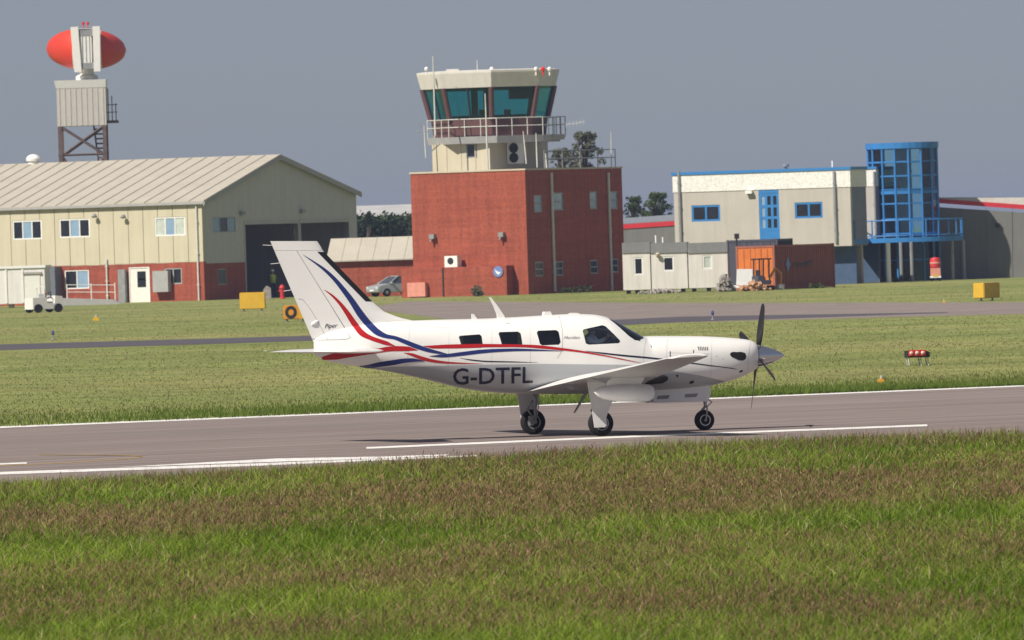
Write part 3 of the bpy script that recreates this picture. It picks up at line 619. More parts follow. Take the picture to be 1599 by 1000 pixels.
# registration letters, laid on the skin
def lettering(txt, x0, x1, ytop, ybot, dy, m, bold, name, shear=0.0):
    cu = bpy.data.curves.new('t', 'FONT'); cu.body = txt; cu.offset = bold; cu.shear = shear; cu.resolution_u = 3
    ob = bpy.data.objects.new('t', cu); col.objects.link(ob); bpy.context.view_layer.update()
    me = bpy.data.meshes.new_from_object(ob.evaluated_get(bpy.context.evaluated_depsgraph_get())); bpy.data.objects.remove(ob)
    bm = bmesh.new(); bm.from_mesh(me); bpy.data.meshes.remove(me)
    bmesh.ops.triangulate(bm, faces=bm.faces)
    bmesh.ops.subdivide_edges(bm, edges=[e for e in bm.edges if e.calc_length() > .12], cuts=2, use_grid_fill=False)
    bmesh.ops.triangulate(bm, faces=bm.faces)
    a = [v.co.x for v in bm.verts]; b = [v.co.y for v in bm.verts]; ax, bx_, ay, by = min(a), max(a), min(b), max(b)
    for v in bm.verts:
        u = (v.co.x - ax) / (bx_ - ax); w = (v.co.y - ay) / (by - ay); h = hit(x0 + u * (x1 - x0), ybot + (ytop - ybot) * w + dy * u, .005)
        v.co = h if h is not None else Vector((0, 0, -5))
    bmesh.ops.delete(bm, geom=[v for v in bm.verts if v.co.z < -1], context='VERTS')
    me = bpy.data.meshes.new(name); bm.to_mesh(me); bm.free(); me.materials.append(MATS[m])
    o = bpy.data.objects.new(name, me); col.objects.link(o); o.parent = plane; return o
lettering('G-DTFL', 707.5, 832, 575.4, 601.2, -2.6, 'plane_navy', .014, 'registration_letters')
lettering('Piper', 507, 527, 506.4, 515.4, -1.6, 'plane_navy', .0, 'fin_script', .3)
lettering('Meridian', 880.5, 905, 525.4, 530, -.6, 'panel_line', .0, 'door_script', .3)
# aerials, wicks, small fittings
def fitting(name, poly, th, yc=0.0, m='plane_white'):
    q = MB(); q.prism([(X, yc - th / 2, Z) for X, Z in [pl(x, y, yc) for x, y in poly]], (0, th, 0)); return q.build(name, m, plane, False, False)
fitting('whip_aerial', [(763.5, 464.2), (766.5, 464.8), (776, 477), (787.5, 494), (788, 498), (776.5, 498), (775.5, 491), (770, 477)], .03)
fitting('blade_aerial', [(736.3, 490.5), (739.5, 490.5), (744.5, 497.5), (745, 499.5), (736.5, 499.5)], .025)
fitting('satellite_aerial', [(849, 487), (858, 486.6), (861.5, 493.5), (862, 495), (847.5, 495), (848, 490)], .11)
fitting('roof_bump', [(889, 490.2), (893, 488.8), (899, 488.8), (903, 490), (904, 493), (888, 493)], .14)
fitting('belly_aerial', [(913, 612), (919, 612), (898, 645), (895.5, 645)], .02, .1, 'gear_metal')
for (x0, y0), (x1, y1) in (((424, 383.5), (410.5, 383)), ((437, 411), (422.5, 412.5)), ((455, 453), (443, 455)), ((417, 548.2), (411.5, 548.4))):
    q = MB(); yc = 0 if y0 < 500 else 2.3
    q.tube([pv(x0, y0, yc), pv(x1, y1, yc)], .006, 6); q.build('static_wick', 'plane_white', plane, False, False)
a, b = pl(485, 508), pl(497, 500.5)
q = MB(); q.lathe([(.0, 0), (.02, .03), (.03, .08), (.02, .13), (0, .17)], (a[0], -.022, a[1]), (b[0] - a[0], 0, b[1] - a[1]), 14); q.build('trim_fairing', 'plane_white', rudder, True, False)
# cabin fittings seen through the glass
for px_, yy in ((800, -.28), (800, .28), (858, -.28), (858, .28), (906, .28), (905, -.3)):
    X = pl(px_, 540, yy)[0]; zf = pl(px_, 582, yy)[1]; q = MB()
    q.box((X - .05, yy - .2, zf + .18), (X + .38, yy + .2, zf + .3)); q.prism([(X - .12, yy - .19, zf + .74), (X - .02, yy - .19, zf + .74), (X + .08, yy - .19, zf + .25), (X - .06, yy - .19, zf + .25)], (0, .38, 0))
    q.prism([(X - .13, yy - .1, zf + .86), (X - .05, yy - .1, zf + .86), (X - .04, yy - .1, zf + .74), (X - .12, yy - .1, zf + .74)], (0, .2, 0)); q.build('cabin_seat', 'seat_leather', plane, False, False)
q = MB(); a = pl(964, 529, -.5); b = pl(1004, 527.5, -.1); q.prism([(a[0], -.5, a[1]), (b[0] - .2, -.5, a[1] - .02), (b[0] - .2, -.5, a[1] - .5), (a[0] + .05, -.5, a[1] - .5)], (0, 1.0, 0)); q.build('instrument_panel', 'rubber', plane, False, False)

# ------------------------------------------------------------------ the pilot
def figure(name, verts, edges, radii, root, m, sub=2):
    me = bpy.data.meshes.new(name); me.from_pydata([tuple(v) for v in verts], edges, []); o = bpy.data.objects.new(name, me); col.objects.link(o)
    md = o.modifiers.new('skin', 'SKIN'); md.use_smooth_shade = True
    for i, r in enumerate(radii): me.skin_vertices[0].data[i].radius = (r, r) if not isinstance(r, tuple) else r
    for i in range(len(verts)): me.skin_vertices[0].data[i].use_root = (i == root)
    s_ = o.modifiers.new('sub', 'SUBSURF'); s_.levels = sub; s_.render_levels = sub; s_.use_creases = False
    me.materials.append(MATS[m] if isinstance(m, str) else m)
    return o
mat('shirt_pale', (.55, .58, .68), rough=.8, var=.1, scale=12); mat('skin', (.5, .3, .21), rough=.55, var=.08, scale=10); mat('hair_brown', (.05, .035, .025), rough=.8); mat('trousers_dark', (.02, .02, .03), rough=.9)
V = [pv(922, 574, -.27), pv(921, 556, -.27), pv(920, 541, -.27), pv(921, 529, -.27), pv(922.5, 522, -.27), pv(926, 514, -.27),
     pv(919.5, 531.5, -.47), pv(930, 535.5, -.53), pv(941, 531.5, -.535), pv(948, 527, -.52), pv(920, 533, -.08), pv(932, 545, -.04), pv(944, 545, -.06), pv(941, 575, -.36), pv(941, 575, -.18), pv(943, 596, -.36), pv(943, 596, -.18)]
E = [(0, 1), (1, 2), (2, 3), (3, 4), (4, 5), (3, 6), (6, 7), (7, 8), (8, 9), (3, 10), (10, 11), (11, 12), (0, 13), (0, 14), (13, 15), (14, 16)]
Rr = [.15, .15, .16, .09, .055, .085, .075, .055, .043, .03, .075, .055, .04, .085, .085, .06, .06]
pm = bpy.data.materials.new('pilot_body'); pm.use_nodes = True; MATS['pilot_body'] = pm
_n = pm.node_tree.nodes; _l = pm.node_tree.links; tc = _n.new('ShaderNodeTexCoord'); sx = _n.new('ShaderNodeSeparateXYZ'); _l.new(tc.outputs['Object'], sx.inputs[0])
xe = pv(942.5, 531, -.53).x; zn = pv(922, 524, -.27).z
g1 = _n.new('ShaderNodeMath'); g1.operation = 'GREATER_THAN'; g1.inputs[1].default_value = xe; _l.new(sx.outputs[0], g1.inputs[0])
g2 = _n.new('ShaderNodeMath'); g2.operation = 'GREATER_THAN'; g2.inputs[1].default_value = zn; _l.new(sx.outputs[2], g2.inputs[0])
mxx = _n.new('ShaderNodeMath'); mxx.operation = 'MAXIMUM'; _l.new(g1.outputs[0], mxx.inputs[0]); _l.new(g2.outputs[0], mxx.inputs[1])
cm = _n.new('ShaderNodeMix'); cm.data_type = 'RGBA'; cm.inputs[6].default_value = (.58, .62, .74, 1); cm.inputs[7].default_value = (.52, .32, .23, 1); _l.new(mxx.outputs[0], cm.inputs[0]); _l.new(cm.outputs[2], _n['Principled BSDF'].inputs['Base Color'])
pilot = figure('person', V, E, Rr, 0, pm); pilot.matrix_world = PM; ROOTM[pilot.name] = PM
tag(pilot, 'pilot in a pale blue short sleeved shirt raising one arm behind the cockpit window', 'person')
hb = pv(948, 527, -.52); hd = (pv(954, 519.5, -.455) - hb)
hdn = hd.normalized(); sd = Vector((0, 1, 0)).cross(hdn).normalized(); pd_ = Vector((0, 1, 0)); palm = hb + hdn * .05
hv = [hb, palm]; he = [(0, 1)]; hr = [.028, .034]
for i, (o, ln) in enumerate(((-.028, .075), (-.01, .085), (.009, .08), (.027, .065))):
    b0 = len(hv); hv += [palm + sd * o + hdn * .035, palm + sd * o * 1.1 + hdn * (.035 + ln * .5) - pd_ * .008, palm + sd * o * 1.15 + hdn * (.035 + ln) - pd_ * .03]; he += [(1, b0), (b0, b0 + 1), (b0 + 1, b0 + 2)]; hr += [.012, .0095, .008]
b0 = len(hv); hv += [palm + sd * -.04 - pd_ * .02 - hdn * .01, palm + sd * -.06 - pd_ * .03 + hdn * .03]; he += [(1, b0), (b0, b0 + 1)]; hr += [.012, .009]
hand = figure('hand', hv, he, hr, 0, 'skin'); hand.parent = pilot
q = MB(); hc = pv(926, 513, -.27); q.lathe([(.0, .11), (.05, .1), (.085, .06), (.096, .02), (.096, -.02), (.08, -.05)], hc + Vector((-.015, 0, .01)), (-.25, 0, 1), 18); q.build('hair', 'hair_brown', pilot, True, False)
# ------------------------------------------------------------------ buildings
mat('brick', (.31, .07, .038), rough=.9, var=.12, scale=7, streak=.25, c2=(.37, .09, .052)); mat('cladding_cream', (.57, .52, .385), rough=.6, var=.04, scale=.8, streak=.08)
mat('roof_cream', (.455, .42, .35), rough=.65, var=.06, scale=.6, streak=.05); mat('frame_white', (.78, .78, .76), rough=.5, var=.04); mat('trim_grey', (.35, .35, .35), rough=.6)
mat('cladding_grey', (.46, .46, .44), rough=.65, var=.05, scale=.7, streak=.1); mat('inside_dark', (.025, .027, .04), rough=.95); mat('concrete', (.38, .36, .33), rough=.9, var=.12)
mat('pane_dark', (.012, .014, .02), rough=.08, var=.4, scale=2, spec=.6); mat('pane_sky', (.24, .36, .5), rough=.15, var=.12, scale=1.4, spec=.6); mat('pane_pale', (.5, .55, .5), rough=.2, var=.15, scale=3)
mat('door_white', (.76, .75, .7), rough=.5, var=.05); mat('pipe_white', (.6, .6, .57), rough=.5); mat('steel_grey', (.3, .31, .32), rough=.5, metal=.3, var=.2); mat('rust_steel', (.12, .085, .075), rough=.8, var=.3, scale=3)
mat('yellow_paint', (.62, .38, .03), rough=.55, var=.1, scale=4); mat('orange_paint', (.62, .27, .02), rough=.55, var=.1, scale=4); mat('black_paint', (.02, .02, .022), rough=.6)
mat('maroon', (.12, .055, .055), rough=.6); mat('red_paint', (.55, .03, .03), rough=.5, var=.08); mat('slab_grey', (.36, .36, .36), rough=.85, var=.1)
glass('cab_glass', (.4, .86, .88), .9, refl=.3); mat('lens_red', (.7, .02, .015), rough=.15)
AB = 27
# --- big hangar on the left
HL, HR = corner(319, 735, AB)
hangar = thing('hangar', HL.C, 'long cream clad hangar with brick base and open doors in its gable end', 'hangar')
zE = HL.px(317, 314)[1]; zB = HL.px(240, 411)[1]; sG, zE2 = HR.px(556, 301); sA, zA = HR.px(432, 244); LEN = 34.0
ops = []
def hwin(x0, y0, x1, y1, cols, rows, panes, fm='frame_white', fr=HL, root=hangar, name='window'):
    r = fr.rect(x0, y0, x1, y1); ops.append(r); return window(root, fr, r, cols, rows, fm, panes, .075, name=name)
hwin(20, 345, 65, 374, 3, 1, ['pane_dark', 'pane_sky', 'pane_dark']); hwin(93, 342.5, 140, 371, 3, 1, ['pane_dark', 'pane_sky', 'pane_dark']); hwin(242, 339.5, 289, 368.5, 3, 1, ['pane_pale', 'pane_sky', 'pane_pale'])
upper = list(ops); ops = []
hwin(101, 422, 139, 451.5, 2, 1, ['pane_sky', 'pane_dark']); hwin(257, 419, 284, 444, 2, 1, ['pane_dark', 'pane_dark'], 'trim_grey')
dr = HL.rect(202, 417.5, 234, 473); ops.append(dr)
lower = list(ops); pw = 1.08; mb = MB(); wall(mb, HL, 0, LEN, 0, zB, lower, 0, .3); mb.build('brick_wall', 'brick', hangar)
mb = MB(); wall(mb, HL, 0, LEN, zB, zE, upper, .05, .22); mb.build('wall', 'cladding_cream', hangar)
for i in range(int(LEN / pw)):
    a_, b_ = i * pw + .02, (i + 1) * pw - .02; hit_ = [q for q in upper if q[0] - .03 < a_ and q[1] + .03 > b_]; zz = [zB - .04, zE - .02] if not hit_ else [zB - .04, hit_[0][2] - .02, hit_[0][3] + .02, zE - .02]
    for k in range(0, len(zz), 2): mb = MB(); wall(mb, HL, a_, b_, zz[k], zz[k + 1], [(a - .02, b + .02, c - .02, d + .02) for a, b, c, d in upper], 0.0, .048); mb.build('wall_panel', 'cladding_cream', hangar)
mb = MB(); mb.fbox(HL, dr[0], dr[0] + .06, .0, .1, dr[2], dr[3]); mb.fbox(HL, dr[1] - .06, dr[1], .0, .1, dr[2], dr[3]); mb.fbox(HL, dr[0] + .06, dr[1] - .06, 0, .1, dr[3] - .06, dr[3])
door = mb.build('door', 'frame_white', hangar); g = HL.rect(214, 424, 227.5, 449)
mb = MB(); wall(mb, HL, dr[0] + .06, dr[1] - .06, dr[2] + .02, dr[3] - .06, [g], .04, .05); mb.build('door_leaf', 'door_white', door)
mb = MB(); mb.fbox(HL, g[0], g[1], .06, .07, g[2], (g[2] + g[3]) / 2 - .05); mb.fbox(HL, g[0], g[1], .06, .07, (g[2] + g[3]) / 2 + .05, g[3]); mb.build('pane', 'pane_dark', door)
# the door next to it, folded back
r = HL.rect(188.5, 421, 199, 473); mb = MB(); mb.fbox(HL, r[0], r[1], -.35, -.03, r[2], r[3]); mb.build('side_cabinet', 'steel_grey', hangar)
# gable
g1 = HR.rect(384, 350, 467, 470); g2 = HR.rect(471, 349, 546, 470); g1 = (g1[0], g1[1], 0, g1[3]); g2 = (g2[0], g2[1], 0, g1[3]); zBr = HR.px(345, 411)[1]
gw = HR.rect(332, 339, 368, 363); window(hangar, HR, gw, 3, 1, 'trim_grey', ['pane_sky', 'pane_dark', 'pane_sky'], .06); gw2 = HR.rect(340, 420, 354, 445); window(hangar, HR, gw2, 1, 1, 'trim_grey', 'pane_dark', .06)
for a, b in ((.302, g1[0]), (g1[1], g2[0]), (g2[1], sG)): mb = MB(); wall(mb, HR, a, b, 0, zBr, [gw2], 0, .3); mb.build('brick_wall', 'brick', hangar)
zlow = min(zE, zE2) - .02
mb = MB(); wall(mb, HR, 0.302, sG, zBr, zlow, [g1, g2, gw], 0.01, .25); mb.prism([HR.P(.05, .01, zlow), HR.P(sG, .01, zlow), HR.P(sG, .01, zE2), HR.P(sA, .01, zA - .08), HR.P(.05, .01, zE - .02)], HR.n * .25); mb.build('gable_wall', mat('gable_cream_shaded', (.52, .51, .49), rough=.65, var=.05, streak=.08), hangar)  # cream gable coloured greyer, its cool shade put into the colour
mb = MB(); mb.fbox(HR, sG - .25, sG, .3, LEN, 0, zE2 - .05); mb.fbox(HR, .3, sG - .25, LEN - .3, LEN, 0, zE2); mb.build('back_wall', 'cladding_grey', hangar)
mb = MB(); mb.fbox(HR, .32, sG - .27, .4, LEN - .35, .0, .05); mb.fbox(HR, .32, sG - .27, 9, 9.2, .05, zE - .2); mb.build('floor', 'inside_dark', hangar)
for gg in (g1, g2):
    mb = MB(); mb.fbox(HR, gg[0] - .12, gg[1] + .12, -.03, .4, gg[3], gg[3] + .25); mb.fbox(HR, gg[0] - .12, gg[0], -.03, .3, 0, gg[3]); mb.fbox(HR, gg[1], gg[1] + .12, -.03, .3, 0, gg[3]); mb.build('door_frame', 'cladding_grey', hangar)
ov = .3; nP = int((LEN + ov) / pw)
def roofpt(f, d, t):   # f 0 eave .. 1 ridge on the lit slope
    a = HR.P(-.25, d, zE - .06); b = HR.P(sA, d, zA + .02); nrm = Vector((0, 0, 1)); return a + (b - a) * f + nrm * t
for i in range(nP):
    d0, d1 = -ov + i * pw, -ov + (i + 1) * pw; mb = MB()
    mb.hexa([roofpt(0, d0 + .012, 0), roofpt(0, d1 - .012, 0), roofpt(1, d1 - .012, 0), roofpt(1, d0 + .012, 0), roofpt(0, d0 + .012, .06), roofpt(0, d1 - .012, .06), roofpt(1, d1 - .012, .06), roofpt(1, d0 + .012, .06)])
    mb.hexa([roofpt(0, d0 + .012, .062), roofpt(0, d0 + .1, .062), roofpt(1, d0 + .1, .062), roofpt(1, d0 + .012, .062), roofpt(0, d0 + .03, .1), roofpt(0, d0 + .08, .1), roofpt(1, d0 + .08, .1), roofpt(1, d0 + .03, .1)])
    mb.build('roof_panel', 'roof_cream', hangar)
mb = MB(); a0, a1 = HR.P(sA, -ov, zA + .02), HR.P(sA, LEN, zA + .02); b0, b1 = HR.P(sG + .25, -ov, zE2 - .06), HR.P(sG + .25, LEN, zE2 - .06); e = Vector((0, 0, .08))
mb.hexa([a0, a1, b1, b0, a0 + e, a1 + e, b1 + e, b0 + e]); mb.build('roof', 'roof_cream', hangar)
mb = MB(); mb.hexa([roofpt(0, -ov - .05, -.14), roofpt(0, LEN, -.14), roofpt(.012, LEN, -.1), roofpt(.012, -ov - .05, -.1), roofpt(0, -ov - .05, .0), roofpt(0, LEN, .0), roofpt(.012, LEN, 0), roofpt(.012, -ov - .05, 0)]); mb.build('gutter', 'trim_grey', hangar)
mb = MB(); mb.hexa([a0 + Vector((0, 0, -.25)), HR.P(sA, -ov + .06, zA - .23), HR.P(sG + .25, -ov + .06, zE2 - .31), b0 + Vector((0, 0, -.25)), a0, HR.P(sA, -ov + .06, zA + .02), HR.P(sG + .25, -ov + .06, zE2 - .06), b0])
mb.hexa([roofpt(1, -ov, -.25), roofpt(1, -ov + .06, -.25), roofpt(0, -ov + .06, -.25), roofpt(0, -ov, -.25), roofpt(1, -ov, 0), roofpt(1, -ov + .06, 0), roofpt(0, -ov + .06, 0), roofpt(0, -ov, 0)]); mb.build('barge_board', 'trim_grey', hangar)
def pipe(root, fr, x, y0, y1, r=.06, m='pipe_white', d=-.08, name='downpipe'):
    s0, z0 = fr.px(x, y0); _, z1 = fr.px(x, y1); mb = MB(); mb.tube([fr.P(s0, d, z0), fr.P(s0, d, max(0, z1))], r, 8)
    for k in range(3): z = z0 + (max(0, z1) - z0) * (k + .5) / 3; mb.fbox(fr, s0 - .09, s0 + .09, d - r - .01, 0, z - .03, z + .03)
    return mb.build(name, m, root, True)
pipe(hangar, HL, 307, 322, 475); pipe(hangar, HL, 167, 405, 478)
for x, y in ((150, 338), (195, 339)):
    s0, z0 = HL.px(x, y); mb = MB(); mb.tube([HL.P(s0, 0, z0 + .1), HL.P(s0, -.25, z0 + .12)], .03, 6); mb.lathe([(.05, 0), (.14, .08), (.17, .2), (.02, .21)], HL.P(s0, -.25, z0 + .14), (0, -.4, -1), 12); mb.build('wall_lamp', 'steel_grey', hangar, True)
s0, z0 = HR.px(376, 333); mb = MB(); mb.fbox(HR, s0 - .2, s0 + .2, -.25, 0, z0 - .12, z0 + .12); mb.build('wall_lamp', 'steel_grey', hangar)
s0, z0 = HR.px(470, 330); mb = MB(); mb.fbox(HR, s0 - .2, s0 + .2, -.25, 0, z0 - .12, z0 + .12); mb.build('wall_lamp', 'steel_grey', hangar)
p = at_y(52, 250, 752.5); mb = MB(); mb.lathe([(.34, -.5), (.34, .02), (.46, .05), (.48, .2), (.38, .36), (.2, .46), (.02, .48)], (p.x, p.y, zA + .2), (0, 0, 1), 20); mb.build('roof_ventilator', 'frame_white', hangar, True)
# notice boards and things by the door
mb = MB(); r = HL.rect(244, 423, 268, 456); mb.fbox(HL, r[0], r[1], -.5, -.06, r[2], r[3]); ob = mb.build('plant_cabinet', 'slab_grey', hangar)
# low cabin, ramp and railing in front of the hangar
CL_, CR_ = corner(70, 716, 6)
cab = thing('site_cabin', CL_.C, 'grey white site cabin with a door standing against the long hangar wall', 'cabin')
zc1 = CL_.px(40, 416)[1]; mb = MB(); mb.fbox(CL_, 0, 7, 0, 2.4, .25, zc1 - .12); mb.build('wall', mat('cabin_white', (.74, .72, .7), rough=.7, var=.04, streak=.15), cab)
mb = MB(); mb.fbox(CL_, -.08, 7.1, -.08, 2.5, zc1 - .12, zc1 + .03); mb.build('roof', 'frame_white', cab)
r = CL_.rect(39, 428, 63, 478); mb = MB(); mb.fbox(CL_, r[0], r[1], -.04, 0, r[2], r[3]); dd = mb.build('door', 'door_white', cab); mb = MB(); mb.fbox(CL_, r[0] - .1, r[1] + .1, -.12, 0, r[3], r[3] + .12); mb.build('door_hood', 'concrete', dd)
for k, x in enumerate((10, 36)): 
    s0 = CL_.px(x, 450)[0]; mb = MB(); mb.fbox(CL_, s0 - .05, s0 + .05, -.05, 0, .3, zc1 - .13); mb.build('corner_strip', 'frame_white', cab)
for s_ in (.4, 2.2, 4.5, 6.5): mb = MB(); mb.fbox(CL_, s_ - .15, s_ + .15, .2, .6, 0, .25); mb.build('foot_block', 'concrete', cab)
RL, RR = corner(188, 722, 4); ramp = thing('access_ramp', RL.C, 'grey concrete access ramp with pale hand rails along the brick wall', 'ramp')
s1 = RL.px(94, 480)[0]; mb = MB(); mb.prism([RL.P(0, 0, 0), RL.P(s1, 0, 0), RL.P(s1, 0, .48), RL.P(.6, 0, .3)], RL.n * 1.2); mb.build('ramp_slab', 'slab_grey', ramp)
for x in (105, 143, 180): s0 = RL.px(x, 470)[0]; mb = MB(); mb.tube([RL.P(s0, .06, .25), RL.P(s0, .06, 1.35)], .035, 8); mb.build('rail_post', 'frame_white', ramp, True)
for z in (.85, 1.3): mb = MB(); mb.tube([RL.P(RL.px(105, 470)[0], .06, z), RL.P(RL.px(180, 470)[0], .06, z - .1)], .025, 8); mb.build('hand_rail', 'pipe_white', ramp, True)
r = HL.rect(72, 417, 97, 478); mb = MB(); mb.fbox(HL, r[0], r[1], -.9, -.02, 0, r[3]); o = mb.build('storage_locker', mat('locker_blue_grey', (.13, .145, .18), rough=.6), None); tag(o, 'dark blue grey storage locker between site cabin and red brick wall', 'locker')

# --- low link building behind
KL, KR = corner(650, 716, 8); link = thing('link_building', KL.C, 'low brick building with a pale sloping roof between hangar and tower', 'building')
zk = KL.px(600, 405)[1]; zk2 = zk + (KL.px(600, 373)[1] - zk) * 1.02; s1 = KL.px(535, 420)[0] + 1; mb = MB(); mb.fbox(KL, .0, s1, 0, 3.4, 0, zk); mb.build('brick_wall', 'brick', link)
nP2 = 6
for i in range(nP2):
    a, b = -.3 + (s1 + .3) * i / nP2, -.3 + (s1 + .3) * (i + 1) / nP2; mb = MB()
    mb.hexa([KL.P(a + .01, -.3, zk - .08), KL.P(b - .01, -.3, zk - .08), KL.P(b - .01, 2, zk2), KL.P(a + .01, 2, zk2), KL.P(a + .01, -.3, zk + .0), KL.P(b - .01, -.3, zk + .0), KL.P(b - .01, 2, zk2 + .08), KL.P(a + .01, 2, zk2 + .08)]); mb.build('roof_panel', 'roof_cream', link)
mb = MB(); mb.hexa([KL.P(-.3, 2.01, zk2), KL.P(s1, 2.01, zk2), KL.P(s1, 4, zk), KL.P(-.3, 4, zk), KL.P(-.3, 2.01, zk2 + .08), KL.P(s1, 2.01, zk2 + .08), KL.P(s1, 4, zk + .08), KL.P(-.3, 4, zk + .08)]); mb.build('roof', 'roof_cream', link)

# --- control tower
TL, TR = corner(825, 683, AB); tower = thing('control_tower', TL.C, 'red brick control tower with a glazed octagonal cab on top', 'tower')
zt1 = TL.px(822, 266)[1]; sL = TL.px(643.5, 360)[0]; sR = TR.px(973.5, 360)[0]; ops = []
mb = MB(); wins = []
for x0, x1, y0, y1 in ((834, 847, 305, 332), (863, 880, 301, 329), (921, 933, 299, 327), (952, 965, 299, 327)):
    r = TR.rect(x0, y0, x1, y1); wins.append(r); window(tower, TR, r, 1, 2, 'steel_grey', 'pane_sky', .09)
for x0, x1, y0, y1 in ((836, 849, 409, 432), (865, 880, 408, 431), (922, 934, 406, 428), (953, 966, 404, 426)):
    r = TR.rect(x0, y0, x1, y1); wins.append(r); window(tower, TR, r, 1, 2, 'steel_grey', 'pane_dark', .09)
wall(mb, TR, .302, sR, 0, zt1, wins, 0, .3); mb.fbox(TL, 0, sL, 0, .3, 0, zt1); mb.fbox(TR, sR - .3, sR, .3, sL - .3, 0, zt1); mb.fbox(TR, .3, sR, sL - .3, sL, 0, zt1); mb.build('brick_wall', 'brick', tower)
mb = MB(); mb.fbox(TL, .3, sL - .3, .3, sR - .3, zt1 - .5, zt1 - .3); mb.fbox(TL, .3, sL - .3, .3, sR - .3, 3.6, 3.7); mb.build('roof', 'slab_grey', tower)
mb = MB(); mb.fbox(TL, -.05, sL + .05, -.05, .35, zt1, zt1 + .1); mb.fbox(TR, .36, sR + .05, -.05, .35, zt1, zt1 + .1); mb.fbox(TR, sR - .35, sR + .05, .36, sL - .3, zt1, zt1 + .1); mb.build('coping', mat('stone_cream', (.55, .47, .36), rough=.9, var=.1), tower)
for x in (859, 948): pipe(tower, TR, x, 270, 456, .085)
# brick screen wall at its foot
zs = TL.px(720, 417)[1]; sa, sb = TL.px(802, 440)[0], sL + .35; mb = MB(); mb.fbox(TL, sa, sb, -.9, -.003, 0, zs); mb.build('porch', 'brick', tower)
mb = MB(); s0 = TL.px(703, 440)[0]; mb.fbox(TL, s0 - .05, s0 + .05, -.93, -.9, 0, zs - .02); mb.build('movement_joint', 'black_paint', tower)
s0, z0 = TL.px(713, 407); mb = MB(); mb.fbox(TL, s0 - .45, s0 + .4, -.8, -.25, zs + .002, z0 + .28); ac = mb.build('cooling_unit', 'frame_white', tower); mb = MB(); mb.lathe([(.02, 0), (.2, 0), (.2, .02), (.02, .02)], TL.P(s0, -.8, z0 - .02), -TL.n, 16); mb.build('fan', 'black_paint', ac)
for x, y in ((677, 370), (785, 367)): s0, z0 = TL.px(x, y); mb = MB(); mb.fbox(TL, s0 - .16, s0 + .16, -.3, 0, z0 - .12, z0 + .16); mb.tube([TL.P(s0, -.2, z0 - .1), TL.P(s0 + .1, -.3, z0 - .3)], .05, 8); mb.build('wall_lamp', 'steel_grey', tower)
r = TL.rect(779, 416, 799, 432); mb = MB(); cs, cz = (r[0] + r[1]) / 2, (r[2] + r[3]) / 2; mb.lathe([(.02, -.02), (.32, -.02), (.32, .02), (.02, .02)], TL.P(cs, -.94, cz), TL.n, 24); sg = mb.build('wall_sign', mat('sign_blue', (.16, .24, .5), rough=.4), tower)
mb = MB(); mb.prism([TL.P(cs - .2, -.97, cz - .05), TL.P(cs + .05, -.97, cz + .02), TL.P(cs + .22, -.97, cz + .16), TL.P(cs + .1, -.97, cz - .1), TL.P(cs - .05, -.97, cz - .2)], TL.n * -.01); mb.build('sign_mark', 'frame_white', sg)
r = TL.rect(651, 441, 679, 463); mb = MB(); mb.fbox(TL, r[0], r[1], -1.25, -.91, max(0, r[2]), r[3]); bx_ = mb.build('pink_bin', mat('pink_panel', (.62, .26, .2), rough=.6, var=.12, scale=4), None); tag(bx_, 'faded pink box standing against the foot of the brick tower', 'box')
# stage under the cab
QL, QR = corner(771, 688, AB); zq = zt1 - .3; zs0 = QL.px(768, 223)[1]; q1 = QL.px(675, 245)[0]; q2 = QR.px(856, 245)[0]
w1 = QL.rect(728, 224, 745, 247); w2 = QR.rect(848, 226, 855, 260)
window(tower, QL, w1, 1, 1, 'steel_grey', 'pane_dark', .08)
mb = MB(); wall(mb, QL, 0, q1, zq, zs0, [w1], 0, .25); mb.fbox(QR, .252, q2, 0, .25, zq, zs0); mb.fbox(QR, q2 - .25, q2, .25, q1 - .25, zq, zs0); mb.fbox(QR, .252, q2, q1 - .25, q1, zq, zs0); mb.build('upper_wall', 'cladding_cream', tower)
for k in range(1, 4): mb = MB(); mb.fbox(QL, q1 * k / 4 - .03, q1 * k / 4 + .03, -.03, 0, zq, zs0 - .02); mb.build('wall_batten', 'stone_cream', tower)
r = QR.rect(797, 223, 819, 256); mb = MB(); mb.fbox(QL, -.98, -.06, 2.15, 2.6, r[2], r[3]); ac = mb.build('cooling_unit', 'frame_white', tower)
for zz in (.28, .74): mb = MB(); mb.lathe([(.02, 0), (.3, 0), (.3, .025), (.02, .025)], QL.P(-.52, 2.145, r[2] + (r[3] - r[2]) * zz), -QL.n, 18); mb.build('fan', 'black_paint', ac)
# octagonal cab
CC = at_y(763, 150, 691.5); CC.z = 0
def zrow(row, Y=691.5, x=763): return at_y(x, row, Y).z
def octo(rad, z, rot=2.5, n=8, c=CC): return [Vector((c.x + rad * math.sin(R(45 * k + rot)), c.y - rad * math.cos(R(45 * k + rot)), z)) for k in range(n)]
zf, zg0, zg1, zr0, zr1 = zrow(213.5), zrow(187), zrow(137), zrow(137.5), zrow(111.5)
mb = MB(); sc2 = CC + Vector((.25, 0, 0)); mb.loft([octo(3.95, zf - .42, c=sc2), octo(4.05, zf, c=sc2)]); px_ = at_y(883, 205, 691); mb.box((CC.x + 3.3, CC.y - 1.2, zf - .3), (px_.x, CC.y + 1.4, zf - .01)); mb.build('balcony_slab', 'slab_grey', tower)
mb = MB(); mb.loft([octo(3.38, zf), octo(3.5, zg0)]); mb.build('cab_base', 'maroon', tower)
